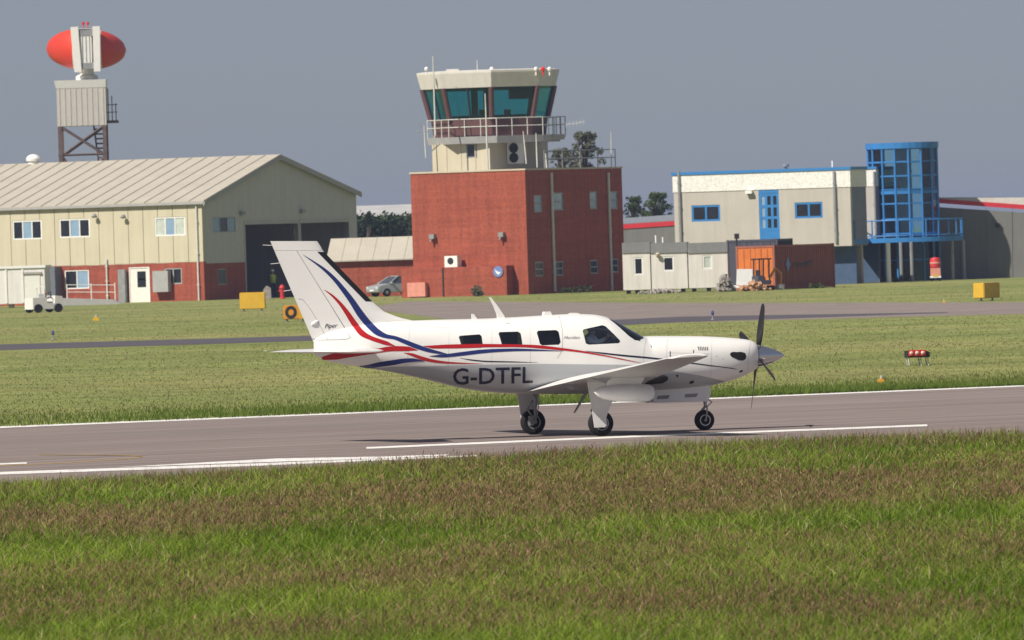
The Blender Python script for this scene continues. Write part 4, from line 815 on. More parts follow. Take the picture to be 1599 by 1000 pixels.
for k in range(8):
    a = octo(3.5, zg0); b = octo(3.98, zg1); e = .12; p = [a[k], a[(k + 1) % 8], b[(k + 1) % 8], b[k]]; cen = sum(p, Vector()) / 4
    out = (cen - Vector((CC.x, CC.y, cen.z))).normalized(); mb = MB(); pi = [cen + (q - cen) * .985 for q in p]; mb.prism([q - out * .05 for q in pi], out * .02); mb.build('cab_pane', 'cab_glass', tower)
    mb = MB(); mb.tube([a[k] + (a[k] - CC).normalized() * 0, b[k]], .16, 8); mb.build('cab_mullion', 'maroon', tower)
    m0 = (a[k] + a[(k + 1) % 8]) / 2; m1 = (b[k] + b[(k + 1) % 8]) / 2
    if k in (6, 7): mb = MB(); mb.tube([m0, m1], .06, 6); mb.build('cab_mullion', 'black_paint', tower)
mb = MB(); mb.loft([octo(4.05, zr0), octo(4.28, zr1 - .12), octo(4.28, zr1), octo(3.9, zr1 + .05)]); mb.build('cab_roof', mat('fascia_white', (.66, .63, .58), rough=.7, var=.05, streak=.1), tower)
mb = MB(); mb.loft([octo(3.3, zg0 - .25), octo(3.3, zg0 - .2)]); mb.box((CC.x - 2.2, CC.y - 1.8, zg0 - .2), (CC.x + 2.2, CC.y - 1.2, zg0 + .25)); mb.box((CC.x - .6, CC.y - 1.7, zg0 + .25), (CC.x - .2, CC.y - 1.4, zg0 + .6)); mb.box((CC.x + .9, CC.y - 1.7, zg0 + .25), (CC.x + 1.3, CC.y - 1.4, zg0 + .55)); mb.build('control_desk', 'black_paint', tower)
mb = MB(); mb.loft([octo(3.9, zr0 - .12), octo(3.9, zr0 - .02)]); mb.box((CC.x + 1.2, CC.y - 2.6, zr0 - .75), (CC.x + 2.9, CC.y - 2.5, zr0 - .12)); mb.box((CC.x - 1.05, CC.y - 2.2, zg0 - .1), (CC.x - .65, CC.y - 2.0, zr0 - .12)); mb.build('cab_ceiling', 'black_paint', tower)
def rail_run(root, pts, zb, h, posts, r=.03, m='pipe_white', levels=(1.0, .55)):
    for a, b in zip(pts[:-1], pts[1:]):
        for f in levels: mb = MB(); mb.tube([(a.x, a.y, zb + h * f), (b.x, b.y, zb + h * f)], r, 6); mb.build('rail', m, root, True)
        for i in range(posts): t = i / posts; p = a + (b - a) * t; mb = MB(); mb.tube([(p.x, p.y, zb), (p.x, p.y, zb + h)], r, 6); mb.build('rail_post', m, root, True)
oc = octo(3.98, 0, c=sc2); rail_run(tower, [oc[5], oc[6], oc[7], oc[0], oc[1], oc[2], oc[3]], zf, 1.05, 3)
rail_run(tower, [Vector((CC.x + 4, CC.y - 1.15, 0)), Vector((px_.x, CC.y - 1.15, 0)), Vector((px_.x, CC.y + 1.3, 0))], zf, 1.05, 2, m='steel_grey')
rail_run(tower, [TR.P(3.2, .3, 0), TR.P(sR - .2, .3, 0), TR.P(sR - .2, 5, 0)], zt1 + .1, 1.05, 4, m='steel_grey')
def mast(root, x0, y0, x1, y1, Y, r=.035, m='pipe_white', name='aerial_mast'):
    a, b = at_y(x0, y0, Y), at_y(x1, y1, Y); mb = MB(); mb.tube([a, (a + b) / 2, b], [r * .6, r, r], 6); return mb.build(name, m, root, True)
for a in ((676, 88, 680, 212, 687.0, .05), (745, 94, 745.5, 113, 690, .03), (757.5, 146, 762, 268, 686.6, .05), (662, 196, 665, 247, 689, .04), (817, 205, 822, 256, 687, .045), (837, 208, 839, 262, 687, .045), (954, 206, 955, 264, 693, .035), (852, 240, 854, 266, 686.5, .05)): mast(tower, *a)
mb = MB(); a, b = at_y(884, 195, 690), at_y(914, 190.5, 690); mb.tube([a, b], .02, 6)
for k in range(6): p = a + (b - a) * (k / 5.5); mb.tube([p - Vector((0, .0, .16)), p + Vector((0, 0, .16))], .014, 5)
mb.build('yagi_aerial', 'pipe_white', tower)
mb = MB(); a, b = at_y(648, 206, 689), at_y(672, 205, 689); mb.tube([a, b], .025, 6); [mb.tube([at_y(649 + k * 7, 192, 689), at_y(649.4 + k * 7, 206, 689)], .016, 5) for k in range(3)]; mb.build('dipole_aerial', 'steel_grey', tower)
for x, m in ((666, 'frame_white'), (837, 'frame_white'), (848, 'lens_red'), (858, 'frame_white'), (768, 'frame_white')):
    p = at_y(x, 109, 688.5); mb = MB(); mb.lathe([(.05, -.3), (.05, -.02), (.12, 0), (.13, .12), (.08, .2), (.01, .22)], (p.x, p.y, p.z - .05), (0, 0, 1), 10); mb.build('roof_lamp', m, tower, True)
p = at_y(706, 111, 690); mb = MB(); mb.box((p.x - .35, p.y - .4, p.z - .15), (p.x + .4, p.y + .4, p.z + .1)); mb.build('roof_box', 'fascia_white', tower)

# --- white office with blue trim and a round glass stair tower
mat('trim_blue', (.035, .2, .5), rough=.45, var=.1, scale=2); mat('render_cream', (.48, .45, .405), rough=.9, var=.05, scale=.7, streak=.08); mat('pebble_white', (.76, .75, .72), rough=.95, var=.25, scale=9, bump=.8)
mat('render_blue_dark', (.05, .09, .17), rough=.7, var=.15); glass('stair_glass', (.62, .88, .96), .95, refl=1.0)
OL, OR = corner(1332, 686, 20); office = thing('office_building', OL.C, 'cream and white two storey office with blue window frames', 'building')
zo1 = OL.px(1330, 265)[1]; zo0 = OL.px(1332, 384)[1]; so = OL.px(1052.5, 320)[0]; zpb = OL.px(1330, 292)[1]; ops = []
for x0, y0, x1, y1 in ((1080, 320.5, 1124.5, 346), (1241, 316, 1284.5, 341)):
    r = OL.rect(x0, y0, x1, y1); ops.append(r); window(office, OL, r, 2, 1, 'trim_blue', 'pane_dark', .12)
r = OL.rect(1185.5, 293, 1217, 380); ops.append(r); ww = window(office, OL, (r[0], r[1], r[2] + .75, r[3] - .35), 3, 3, 'trim_blue', ['pane_dark', 'pane_dark', 'pane_sky'], .16)
for za, zb_ in ((r[3] - .34, r[3]), (r[2], r[2] + .73)): mb = MB(); mb.fbox(OL, r[0], r[1], .0, .2, za, zb_); mb.build('spandrel', 'trim_blue', ww)
dA = 3.0; mb = MB(); wall(mb, OL, 0, so, zo0, zpb, ops, 0, .3); mb.fbox(OL, so - .3, so, .301, dA, 0, zpb); mb.fbox(OL, .3, so - .3, dA - .3, dA, 0, zpb); mb.fbox(OL, .3, so - .3, .3, dA - .3, zo0, zo0 + .2); mb.build('wall', 'render_cream', office)
mb = MB(); mb.fbox(OR, .301, dA, 0, .3, zo0, zpb); mb.build('side_wall', mat('render_painted_shade', (.2, .22, .28), rough=.8), office)  # shade of this side put into a darker, bluer wall colour
mb = MB(); mb.fbox(OL, -.04, so + .04, -.04, dA + .04, zpb, zo1); mb.build('parapet', 'pebble_white', office)
mb = MB(); mb.fbox(OL, -.1, so + .1, -.1, dA + .1, zo1, zo1 + .17); mb.build('roof_edge', 'trim_blue', office)
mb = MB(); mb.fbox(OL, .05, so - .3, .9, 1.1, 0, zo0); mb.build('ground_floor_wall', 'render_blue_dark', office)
for x in (1060.5, 1303): 
    pipe(office, OL, x, 268, 379, .09, 'steel_grey')
p = at_y(1300, 258, 688); mb = MB(); mb.tube([(p.x, p.y, p.z - .4), (p.x, p.y, p.z + .25)], .06, 6); mb.build('roof_vent', 'frame_white', office, True)
p = at_y(1227, 261, 690); mb = MB(); mb.lathe([(.1, -.5), (.1, 0), (.2, .02), (.2, .15), (.02, .2)], p, (0, 0, 1), 10); mb.build('roof_vent', 'steel_grey', office, True)
s0, z0 = OL.px(1171, 300); mb = MB(); mb.fbox(OL, s0 - .2, s0 + .2, -.3, 0, z0 - .1, z0 + .08); mb.build('wall_lamp', 'frame_white', office)
# set back block behind
BL, BR = corner(1372.5, 696.2, 20); zb1 = BL.px(1372, 264)[1]; zbp = BL.px(1372, 291)[1]; zb0 = BL.px(1372, 372)[1]
mb = MB(); mb.fbox(BL, 0, 7, 0, 4.5, zb0, zbp); mb.build('rear_wall', 'render_cream', office); mb = MB(); mb.fbox(BL, .02, 7, .02, 4.5, 0, zb0); mb.build('lower_wall', 'render_blue_dark', office); mb = MB(); mb.fbox(BR, -.01, 4.5, -.05, -.003, 0, zbp); mb.build('side_wall', 'render_painted_shade', office); mb = MB(); mb.fbox(BL, -.03, 7, -.03, 4.5, zbp, zb1); mb.build('parapet', 'pebble_white', office)  # lower and side walls coloured dark blue to stand for their shade
mb = MB(); mb.fbox(BL, -.08, 7, -.08, 4.6, zb1, zb1 + .15); mb.build('roof_edge', 'trim_blue', office)
pipe(office, BL, 1365.5, 268, 372, .07, 'steel_grey')
r = BL.rect(1352, 290, 1363, 338); 
SC = at_y(1411.5, 330, 698); SC.z = 0; RS = 54.5 / (F / 698); zs1 = zrow(223, 698, 1411); stair = thing('stair_tower', SC, 'round blue framed glass stair tower beside the cream office', 'tower')
glass('stair_glass_low', (.12, .25, .45), .6, refl=.5); NF = 16; lv = [0, 1.3, zrow(365, 698, 1411), zrow(342, 698, 1411), zrow(318, 698, 1411), zrow(297, 698, 1411), zrow(275, 698, 1411), zrow(253, 698, 1411), zrow(232, 698, 1411)]
def cpt(r, k, z, c=SC, n=NF): a = 2 * math.pi * (k + .35) / n; return Vector((c.x + r * math.sin(a), c.y - r * math.cos(a), z))
for k in range(NF):
    mb = MB(); mb.tube([cpt(RS, k, 0), cpt(RS, k, zs1 - .3)], .075, 6); mb.build('mullion', 'trim_blue', stair)
    if k in range(5, 11): continue
    for a, b in zip(lv[:-1], lv[1:]):
        mb = MB(); p = [cpt(RS - .03, k + .04, a + .04), cpt(RS - .03, k + .96, a + .04), cpt(RS - .03, k + .96, b - .04), cpt(RS - .03, k + .04, b - .04)]; mb.prism(p, (p[0] - p[1]).cross(p[2] - p[1]).normalized() * .02); mb.build('pane', 'stair_glass' if a > 2.5 else 'stair_glass_low', stair)
for z, h in [(z, .05) for z in lv[1:]] + [(zrow(299, 698, 1411), .16)]:
    mb = MB(); mb.loft([[cpt(RS + .03, k, z - h) for k in range(NF)], [cpt(RS + .03, k, z + h) for k in range(NF)], [cpt(RS - .1, k, z + h) for k in range(NF)], [cpt(RS - .1, k, z - h) for k in range(NF)], [cpt(RS + .03, k, z - h) for k in range(NF)]], caps=False); mb.build('transom', 'trim_blue', stair)
mb = MB(); mb.loft([[cpt(RS + .1, k / 2, zs1 - .36) for k in range(2 * NF)], [cpt(RS + .1, k / 2, zs1) for k in range(2 * NF)]]); mb.build('roof', 'trim_blue', stair)
mb = MB(); mb.lathe([(.5, 0), (.5, zs1 - .4)], SC + Vector((0, .6, 0)), (0, 0, 1), 12); mb.build('stair_core', mat('core_blue', (.2, .36, .46), rough=.7), stair)
for k in range(10): a0_ = k * .5; mb = MB(); c_ = SC; mb.prism([c_ + Vector((math.cos(a0_) * .5, math.sin(a0_) * .5, .7 * k + .3)), c_ + Vector((math.cos(a0_) * 1.8, math.sin(a0_) * 1.8, .7 * k + .3)), c_ + Vector((math.cos(a0_ + .5) * 1.8, math.sin(a0_ + .5) * 1.8, .7 * k + .3)), c_ + Vector((math.cos(a0_ + .5) * .5, math.sin(a0_ + .5) * .5, .7 * k + .3))], (0, 0, .08)); mb.build('stair_flight', 'core_blue', stair)
# curved balcony on posts
bal = thing('balcony', SC, 'blue railed curved balcony on tall posts around the stair tower', 'balcony'); RB = 92 / (F / 698); zb = zrow(371, 696, 1420)
ang = [R(-64 + 154 * k / 22) for k in range(23)]
def bpt(r, a, z): return Vector((SC.x + r * math.sin(a), SC.y - r * math.cos(a), z))
mb = MB(); lx = at_y(1334, 370, 690)
ring = [bpt(RB, a, zb - .28) for a in ang]; mb.prism(ring + [bpt(RS + .12, a, zb - .28) for a in ang[::-1]], (0, 0, .28)); mb.build('slab', 'trim_blue', bal)
mb = MB(); mb.prism([OR.P(0.35, -.02, zb - .27), bpt(RB, ang[0], zb - .27), bpt(RS + .3, ang[0], zb - .27), OR.P(dA, -.02, zb - .27)], (0, 0, .25)); mb.build('slab', 'trim_blue', bal)
pts = [bpt(RB - .08, a, 0) for a in ang]
for f in (1.05, .12):
    mb = MB(); mb.tube([Vector((p.x, p.y, zb + f)) for p in pts], .04, 6); mb.build('rail', 'trim_blue', bal, True)
    mb = MB(); q = OR.P(.4, -.1, zb + f); mb.tube([q, Vector((pts[0].x, pts[0].y, zb + f))], .04, 6); mb.build('rail', 'trim_blue', bal, True)
for p in pts[::2] + [OR.P(.4, -.1, 0), (OR.P(.4, -.1, 0) + pts[0]) / 2]: mb = MB(); mb.tube([(p.x, p.y, zb), (p.x, p.y, zb + 1.1)], .045, 6); mb.build('rail_post', 'trim_blue', bal, True)
for x, yy, m, r_ in ((1387, 688.5, 'frame_white', .14), (1407, 694.2, 'steel_grey', .11), (1423.5, 694.0, 'steel_grey', .11), (1487, 696.5, 'steel_grey', .11), (1504.5, 699, 'slab_grey', .12)):
    p = at_y(x, 400, yy); mb = MB(); mb.tube([(p.x, p.y, 0), (p.x, p.y, zb - .281)], r_, 10); mb.fbox if False else None; mb.lathe([(r_ * 1.7, 0), (r_ * 1.7, .05)], (p.x, p.y, 0), (0, 0, 1), 10); mb.build('post', m, bal, True)

# --- wide grey shed behind
mat('shed_grey', (.19, .19, .185), rough=.75, var=.06, scale=.6, streak=.1); mat('band_red', (.6, .035, .05), rough=.5)
SL, SR = corner(1640, 700.9, 0)
shed = thing('grey_shed', SL.C, 'wide low grey shed with a red band and white roof edge behind the office', 'shed')
def spt(x, y, d=0): s_, z_ = SL.px(x, y); return SL.P(s_, d, z_)
def low(x, d=0): p = spt(x, 400, d); p.z = 0; return p
def flatpoly(name, pts, m, th=.2, d=0.0):
    mb = MB(); mb.prism([spt(x, y, d) if y else low(x, d) for x, y in pts], SL.n * th); return mb.build(name, m, shed)
flatpoly('wall', [(1640, 0), (1440, 0), (1440, 322), (1640, 335)], 'shed_grey')
flatpoly('red_band', [(1440, 315.6), (1660, 331.5), (1660, 324.6), (1440, 309)], 'band_red', .25, -.05)
flatpoly('roof_edge', [(1440, 308.8), (1660, 324.3), (1660, 308), (1440, 309.6)], mat('roof_white', (.62, .6, .57), rough=.8, var=.1), 3.0, .05)
s0, z0 = SL.px(1558, 352); mb = MB(); mb.fbox(SL, s0 - .12, s0 + .12, -.2, 0, z0 - .12, z0 + .12); mb.build('wall_lamp', 'black_paint', shed)
for x in (1500, 1540, 1580): mb = MB(); a, b = spt(x, 326, -.02), low(x, -.02); mb.tube([a, b], .015, 4); mb.build('cladding_seam', 'shed_grey', shed)
FL, FR_ = corner(1075, 740, 2)
shed2 = thing('grey_shed', FL.C, 'grey shed wing with a red band seen between brick tower and office', 'shed')
def fpt(x, y, d=0): s_, z_ = FL.px(x, y); return FL.P(s_, d, z_)
mb = MB(); b0_ = fpt(1075, 400); b1_ = fpt(940, 400); b0_.z = b1_.z = 0; mb.prism([b0_, b1_, fpt(940, 357), fpt(1075, 348)], FL.n * .2); mb.build('wall', 'shed_grey', shed2)
mb = MB(); mb.prism([fpt(1075, 351, -.05), fpt(940, 360, -.05), fpt(940, 352.8, -.05), fpt(1075, 344, -.05)], FL.n * .25); mb.build('red_band', 'band_red', shed2)
mb = MB(); mb.hexa([fpt(1075, 344, .0), fpt(940, 352.5, .0), fpt(940, 344, 9), fpt(1075, 334, 9), fpt(1075, 343, .0), fpt(940, 351.5, .0), fpt(940, 343, 9), fpt(1075, 333, 9)]); mb.build('roof', mat('roof_slate', (.2, .22, .25), rough=.7), shed2)
# far pale building
GL, GR = corner(660, 930, 3); far = thing('far_warehouse', GL.C, 'distant pale roofed warehouse behind the dark hedge', 'warehouse'); s1 = GL.px(500, 340)[0]; z1 = GL.px(600, 322)[1]; z2 = GL.px(600, 338)[1]
mb = MB(); mb.fbox(GL, 0, s1, 0, 14, 0, z2); mb.build('wall', 'cladding_grey', far); mb = MB(); mb.hexa([GL.P(-.3, -.3, z2), GL.P(s1, -.3, z2), GL.P(s1, 7, z1), GL.P(-.3, 7, z1), GL.P(-.3, -.3, z2 + .1), GL.P(s1, -.3, z2 + .1), GL.P(s1, 7, z1 + .1), GL.P(-.3, 7, z1 + .1)]); mb.build('roof', mat('roof_pale', (.42, .42, .42), rough=.8, var=.15, scale=.5), far)

# --- three portable cabins, containers
ZC = 0.0
PLf, PRf = corner(1138, 652, 3)
def cabin(x0, x1, win, panes, label, k):
    a, b = PLf.px(x1, 420)[0], PLf.px(x0, 420)[0]; zt_, zf_ = PLf.px((x0 + x1) / 2, 379)[1], PLf.px((x0 + x1) / 2, 395)[1]
    c = thing('portable_cabin', PLf.P(a, 0, 0), label, 'cabin', group='portable cabins in a row')
    r = PLf.rect(*win); window(c, PLf, r, 1, 1, 'frame_white', panes, .09)
    mb = MB(); wall(mb, PLf, a + .02, b - .02, .22, zf_, [r], 0, .12); mb.fbox(PLf, a + .02, a + .14, .121, 2.4, .22, zf_); mb.fbox(PLf, b - .14, b - .02, .121, 2.4, .22, zf_); mb.fbox(PLf, a + .14, b - .14, 2.28, 2.4, .22, zf_); mb.fbox(PLf, a + .14, b - .14, .12, 2.28, .22, .3); mb.build('wall', 'cabin_cream', c)
    mb = MB(); mb.fbox(PLf, a, b - .01, -.06, 2.5, zf_, zt_); mb.build('roof', mat('roof_felt', (.22, .22, .225), rough=.85, var=.15, scale=2), c)
    for s_ in (a + .3, (a + b) / 2, b - .3): mb = MB(); mb.fbox(PLf, s_ - .12, s_ + .12, .1, .4, 0, .22); mb.build('foot_block', 'black_paint', c)
    return c
mat('cabin_cream', (.74, .70, .66), rough=.75, var=.05, scale=.9, streak=.16)
c1_ = cabin(972, 1016, (989.5, 402, 1004.5, 430), 'pane_dark', 'cream portable cabin pushed up against the brick tower', 0); c2_ = cabin(1016.5, 1074, (1035, 400.5, 1052.5, 424), 'pane_dark', 'cream portable cabin in the middle of the row with a lamp by its dark window', 1); c3_ = cabin(1074.5, 1137, (1097, 398.5, 1112, 420.5), 'pane_pale', 'cream portable cabin with a pale blind in its window beside the rubble', 2)
s0, z0 = PLf.px(1027, 400); mb = MB(); mb.lathe([(.04, -.1), (.1, 0), (.12, .15), (.02, .2)], PLf.P(s0, -.15, z0), (0, -.3, 1), 10); mb.build('wall_lamp', 'stone_cream', c2_)
for x, y0, h in ((1024, 371, .4), (1035, 373, .3)): p = at_y(x, y0, 653.5); mb = MB(); mb.tube([(p.x, p.y, p.z - .35), (p.x, p.y, p.z + h * .3)], .05, 6); mb.build('roof_vent', 'frame_white', c2_, True)
p = at_y(1150, 372, 655); mb = MB(); mb.tube([(p.x, p.y, p.z - .5), (p.x, p.y, p.z + .1)], .05, 6); mb.box((p.x - .12, p.y - .1, p.z - .05), (p.x + .16, p.y + .1, p.z + .25)); vent_mb = mb
def container(px, Y, a, L_, W_, H_, cols, label, name='shipping_container'):
    l_, r_ = corner(px, Y, a); c = thing(name, l_.C, label, 'container')
    mb = MB(); mb.fbox(l_, .06, W_ - .06, .06, L_ - .06, .1, H_ - .06); mb.build('shell', cols[0], c)
    for s_, d_ in ((0, 0), (W_ - .12, 0), (0, L_ - .12), (W_ - .12, L_ - .12)): mb = MB(); mb.fbox(l_, s_, s_ + .12, d_, d_ + .12, 0, H_); mb.build('corner_post', cols[0], c)
    for z_ in (.03, H_ - .13): mb = MB(); mb.fbox(r_, .13, L_ - .13, -.003, .1, z_, z_ + .12); mb.fbox(l_, .13, W_ - .13, -.003, .1, z_, z_ + .12); mb.build('frame_rail', cols[0], c)
    mb = MB(); n = int(L_ / .28)
    for k in range(n): s_ = .15 + (L_ - .3) * k / n; w_ = (L_ - .3) / n; P = r_.P; mb.hexa([P(s_, .058, .16), P(s_ + w_ * .5, .058, .16), P(s_ + w_ * .5, .1, .16), P(s_, .1, .16), P(s_ + .03, .02, .16), P(s_ + w_ * .5 - .03, .02, .16), P(s_ + w_ * .5 - .03, .02, H_ - .14), P(s_ + .03, .02, H_ - .14)][:4] + [P(s_ + .0, .058, H_ - .14), P(s_ + w_ * .5, .058, H_ - .14), P(s_ + w_ * .5, .1, H_ - .14), P(s_, .1, H_ - .14)]); mb.fbox(r_, s_ + .03, s_ + w_ * .5 - .03, .022, .057, .16, H_ - .14)
    mb.build('corrugation', cols[0], c)
    for k in range(2): mb = MB(); mb.fbox(l_, .14 + k * (W_ / 2 - .13), W_ / 2 - .01 + k * (W_ / 2 - .13), .02, .058, .16, H_ - .15); dd = mb.build('door', cols[1], c); [None for _ in ()]; mb = MB(); s_ = .14 + k * (W_ / 2 - .13) + .5; mb.tube([l_.P(s_ - .2, -.0, .2), l_.P(s_ - .2, -.0, H_ - .2)], .022, 6); mb.tube([l_.P(s_ + .2, -.0, .2), l_.P(s_ + .2, -.0, H_ - .2)], .022, 6); mb.build('lock_rod', cols[2], dd)
    return c, l_, r_
mat('container_orange', (.62, .17, .03), rough=.6, var=.12, scale=2, streak=.1); mat('container_dark', (.07, .075, .1), rough=.7, var=.1); mat('container_red', (.34, .11, .075), rough=.7, var=.12, scale=2, streak=.15)
hC = zrow(383, 650, 1210); cont, cl_, cr_ = container(1210.5, 650, AB, 7.9, 2.42, hC, ('container_red', 'container_orange', 'container_orange'), 'rust red shipping container with bright orange end doors')
a_, b_ = cr_.px(1230, 413), cr_.px(1280, 413)
mb = MB(); mb.prism([cr_.P(a_[0], -.03, a_[1] + .42), cr_.P(a_[0] + .28, -.03, a_[1]), cr_.P(a_[0], -.03, a_[1] - .42), cr_.P(a_[0] - .28, -.03, a_[1])], cr_.n * .015); mb.build('blue_logo', 'sign_blue', cont)
mb = MB(); s_ = a_[0] + .7
for k, (w_, h_) in enumerate(((.34, .34), (.3, .24), (.34, .2), (.26, .26), (.34, .3), (.3, .36))): z_ = a_[1] - .1 + .02 * k; mb.fbox(cr_, s_, s_ + .1, -.03, -.015, z_ - h_ / 2, z_ + h_ / 2); mb.fbox(cr_, s_ + .1, s_ + w_, -.03, -.015, z_ + h_ / 2 - .1, z_ + h_ / 2); s_ += w_ + .12
mb.build('faded_lettering', 'container_dark', cont)
hD = zrow(374, 657, 1180); cont2, dl_, dr_ = container(1216, 657, 14, 4, 3.0, hD, ('container_dark', 'container_dark', 'container_dark'), 'dark blue grey container standing behind the orange doors')
vent_mb.build('roof_vent', 'black_paint', cont2)
# ------------------------------------------------------------------ radar behind the hangar
mat('radar_red', (.62, .045, .02), rough=.5, var=.06); mat('radar_white', (.74, .73, .70), rough=.5, var=.05)
YR = 775; KR_ = F / YR; rp_ = at_y(130, 190, YR); radar = thing('radar_tower', (rp_.x, YR, 0), 'airport radar on a steel frame with red oval antenna and white hut', 'radar')
def rz(row, x=130): return at_y(x, row, YR).z
def rx(px, row=160): return at_y(px, row, YR).x
x0, x1 = rx(90), rx(166.5); zb0, zb1, zb2 = rz(197), rz(138), rz(125.5); dp = 3.2; yf = YR - dp / 2
mb = MB(); mb.box((x0, yf, zb0), (x1, yf + dp, zb1)); mb.build('hut', mat('hut_grey', (.5, .48, .44), rough=.8, var=.05, streak=.06), radar)
for k in range(9): mb = MB(); xx = x0 + (x1 - x0) * (k + .5) / 9; mb.box((xx - .03, yf - .03, zb0 + .02), (xx + .03, yf, zb1 - .02)); mb.build('hut_rib', 'hut_grey', radar)
mb = MB(); e = .14; mb.hexa([Vector(p) for p in ((x0 - .02, yf - .02, zb1), (x1 + .02, yf - .02, zb1), (x1 + .02, yf + dp, zb1), (x0 - .02, yf + dp, zb1), (x0 - e, yf - e, zb2), (x1 + .05, yf - e, zb2), (x1 + .05, yf + dp, zb2), (x0 - e, yf + dp, zb2))]); mb.build('hut_roof', 'radar_white', radar)
for xx in (x0 + .15, x1 - .15):
    for yy in (yf + .1, yf + dp - .1): mb = MB(); mb.box((xx - .13, yy - .13, 0), (xx + .13, yy + .13, zb0)); mb.build('leg', 'rust_steel', radar)
zl = rz(244)
for za, zb_ in ((zb0, zl), (zl, zl - 4), (zl - 4, zl - 8)):
    for yy in (yf + .1, yf + dp - .1):
        for a_, b_ in ((x0 + .15, x1 - .15), (x1 - .15, x0 + .15)): mb = MB(); mb.tube([(a_, yy, za), (b_, yy + .01, max(0, zb_))], .085, 6); mb.build('brace', 'rust_steel', radar)
        mb = MB(); mb.tube([(x0, yy, max(0, zb_) + .1), (x1, yy, max(0, zb_) + .1)], .07, 6); mb.build('brace', 'rust_steel', radar)
mb = MB(); xs_ = rx(155)
for k in range(9): z_ = zb0 - .3 - k * .32; mb.box((xs_ - .45 + .05 * k, YR - .5, z_), (xs_ + .35 - .02 * k, YR + .5, z_ + .1))
mb.tube([(xs_ - .4, YR - .5, zb0), (xs_ - .1, YR - .5, zl - 1)], .06, 6); mb.tube([(xs_ + .4, YR - .5, zb0), (xs_ + .1, YR - .5, zl - 1)], .06, 6); mb.build('stair', 'rust_steel', radar)
mb = MB(); px1 = rx(184); zp = rz(191); mb.box((x1, YR - .8, zp - .12), (px1, YR + .8, zp + .05)); mb.build('platform', 'rust_steel', radar)
for k in range(3): xx = x1 + (px1 - x1) * (k + .5) / 3; mb = MB(); mb.tube([(xx, YR - .75, zp), (xx, YR - .75, zp + 2.2 - .5 * k)], .035, 6); mb.build('rail_post', 'rust_steel', radar)
for h in (.6, 1.1): mb = MB(); mb.tube([(x1, YR - .75, zp + h), (px1, YR - .75, zp + h)], .03, 6); mb.build('rail', 'rust_steel', radar)
cx, cz = rx(133, 77), rz(77, 133); A_, B_ = 62.5 / KR_, 32.5 / KR_
def ell(f0, f1, m, name):
    rings = []
    for k in range(13):
        f = f0 + (f1 - f0) * k / 12; x_ = A_ * f; s_ = math.sqrt(max(.0004, 1 - f * f)); rings.append([Vector((cx + x_, YR + 1.5 * s_ * math.cos(t) + 1.9 * f * f, cz + B_ * s_ * math.sin(t) - .12 * f)) for t in [2 * math.pi * j / 28 for j in range(28)]])
    mb = MB(); mb.loft(rings); return mb.build(name, m, radar, True)
ell(-1, -.31, 'radar_red', 'antenna_wing'); ell(.41, 1, 'radar_red', 'antenna_wing'); ell(-.309, .409, 'radar_white', 'antenna_body')
xa, xb, xc, xd = rx(112.5, 80), rx(124.5, 80), rx(147, 80), rx(158.5, 80); zt_, zb_ = rz(42.5, 135), rz(113, 135)
for a_, b_ in ((xa, xb), (xc, xd)): mb = MB(); mb.prism([(a_, YR - 1.75, zt_), (b_, YR - 1.75, zt_), (b_ + (.15 if a_ == xa else -.05), YR - 1.75, zb_), (a_ + (.18 if a_ == xa else -.0), YR - 1.75, zb_)], (0, .9, 0)); mb.build('antenna_frame', 'radar_white', radar)
mb = MB(); mb.box((xb + .1, YR - 1.62, cz - .95), (xc - .1, YR - .7, cz + .9)); mb.build('feed_panel', 'radar_white', radar)
for z_ in (cz + 1.05, cz - 1.15): mb = MB(); mb.box((xb, YR - 1.64, z_ - .2), (xc, YR - .8, z_ + .2)); mb.build('feed_bracket', 'steel_grey', radar)
for k in range(3): xx = xb + .25 + k * .24; mb = MB(); mb.box((xx - .02, YR - 1.65, cz - .9), (xx + .02, YR - 1.62, cz + .85)); mb.build('feed_slot', 'steel_grey', radar)
mb = MB(); mb.lathe([(.75, zb2), (.75, zb2 + .25), (.5, zb2 + .4), (.5, zb_ + .2)], (cx + .05, YR, 0), (0, 0, 1), 20); mb.build('turntable', 'radar_white', radar, True)
mb = MB(); mb.box((xb - .15, YR - .9, zt_), (xc, YR - .4, zt_ + .07)); mb.build('top_plate', 'steel_grey', radar)
for px_ in (130, 137): mb = MB(); p = at_y(px_, 38, YR); mb.lathe([(.05, -.25), (.06, 0), (.1, .02), (.1, .12), (.02, .16)], p, (0, 0, 1), 8); mb.build('beacon', 'lens_red', radar, True)

# ------------------------------------------------------------------ trees, hedge, bushes
def leaf_mat(name, c):
    m = bpy.data.materials.new(name); m.use_nodes = True; MATS[name] = m; n = m.node_tree.nodes; l = m.node_tree.links; n.remove(n['Principled BSDF'])
    g = n.new('ShaderNodeNewGeometry'); rp = n.new('ShaderNodeValToRGB'); rp.color_ramp.elements[0].color = (*[v * .55 for v in c], 1); rp.color_ramp.elements[1].color = (*[v * 1.5 for v in c], 1)
    l.new(g.outputs['Random Per Island'], rp.inputs[0]); d = n.new('ShaderNodeBsdfDiffuse'); t = n.new('ShaderNodeBsdfTranslucent'); mx = n.new('ShaderNodeMixShader'); mx.inputs[0].default_value = .25
    l.new(rp.outputs[0], d.inputs[0]); l.new(rp.outputs[0], t.inputs[0]); l.new(d.outputs[0], mx.inputs[1]); l.new(t.outputs[0], mx.inputs[2]); l.new(mx.outputs[0], n['Material Output'].inputs[0])
leaf_mat('leaf_dark', (.045, .07, .035)); leaf_mat('leaf_grey', (.14, .15, .10)); leaf_mat('leaf_mid', (.075, .105, .04)); mat('bark', (.07, .055, .045), rough=.95, var=.3, scale=4)
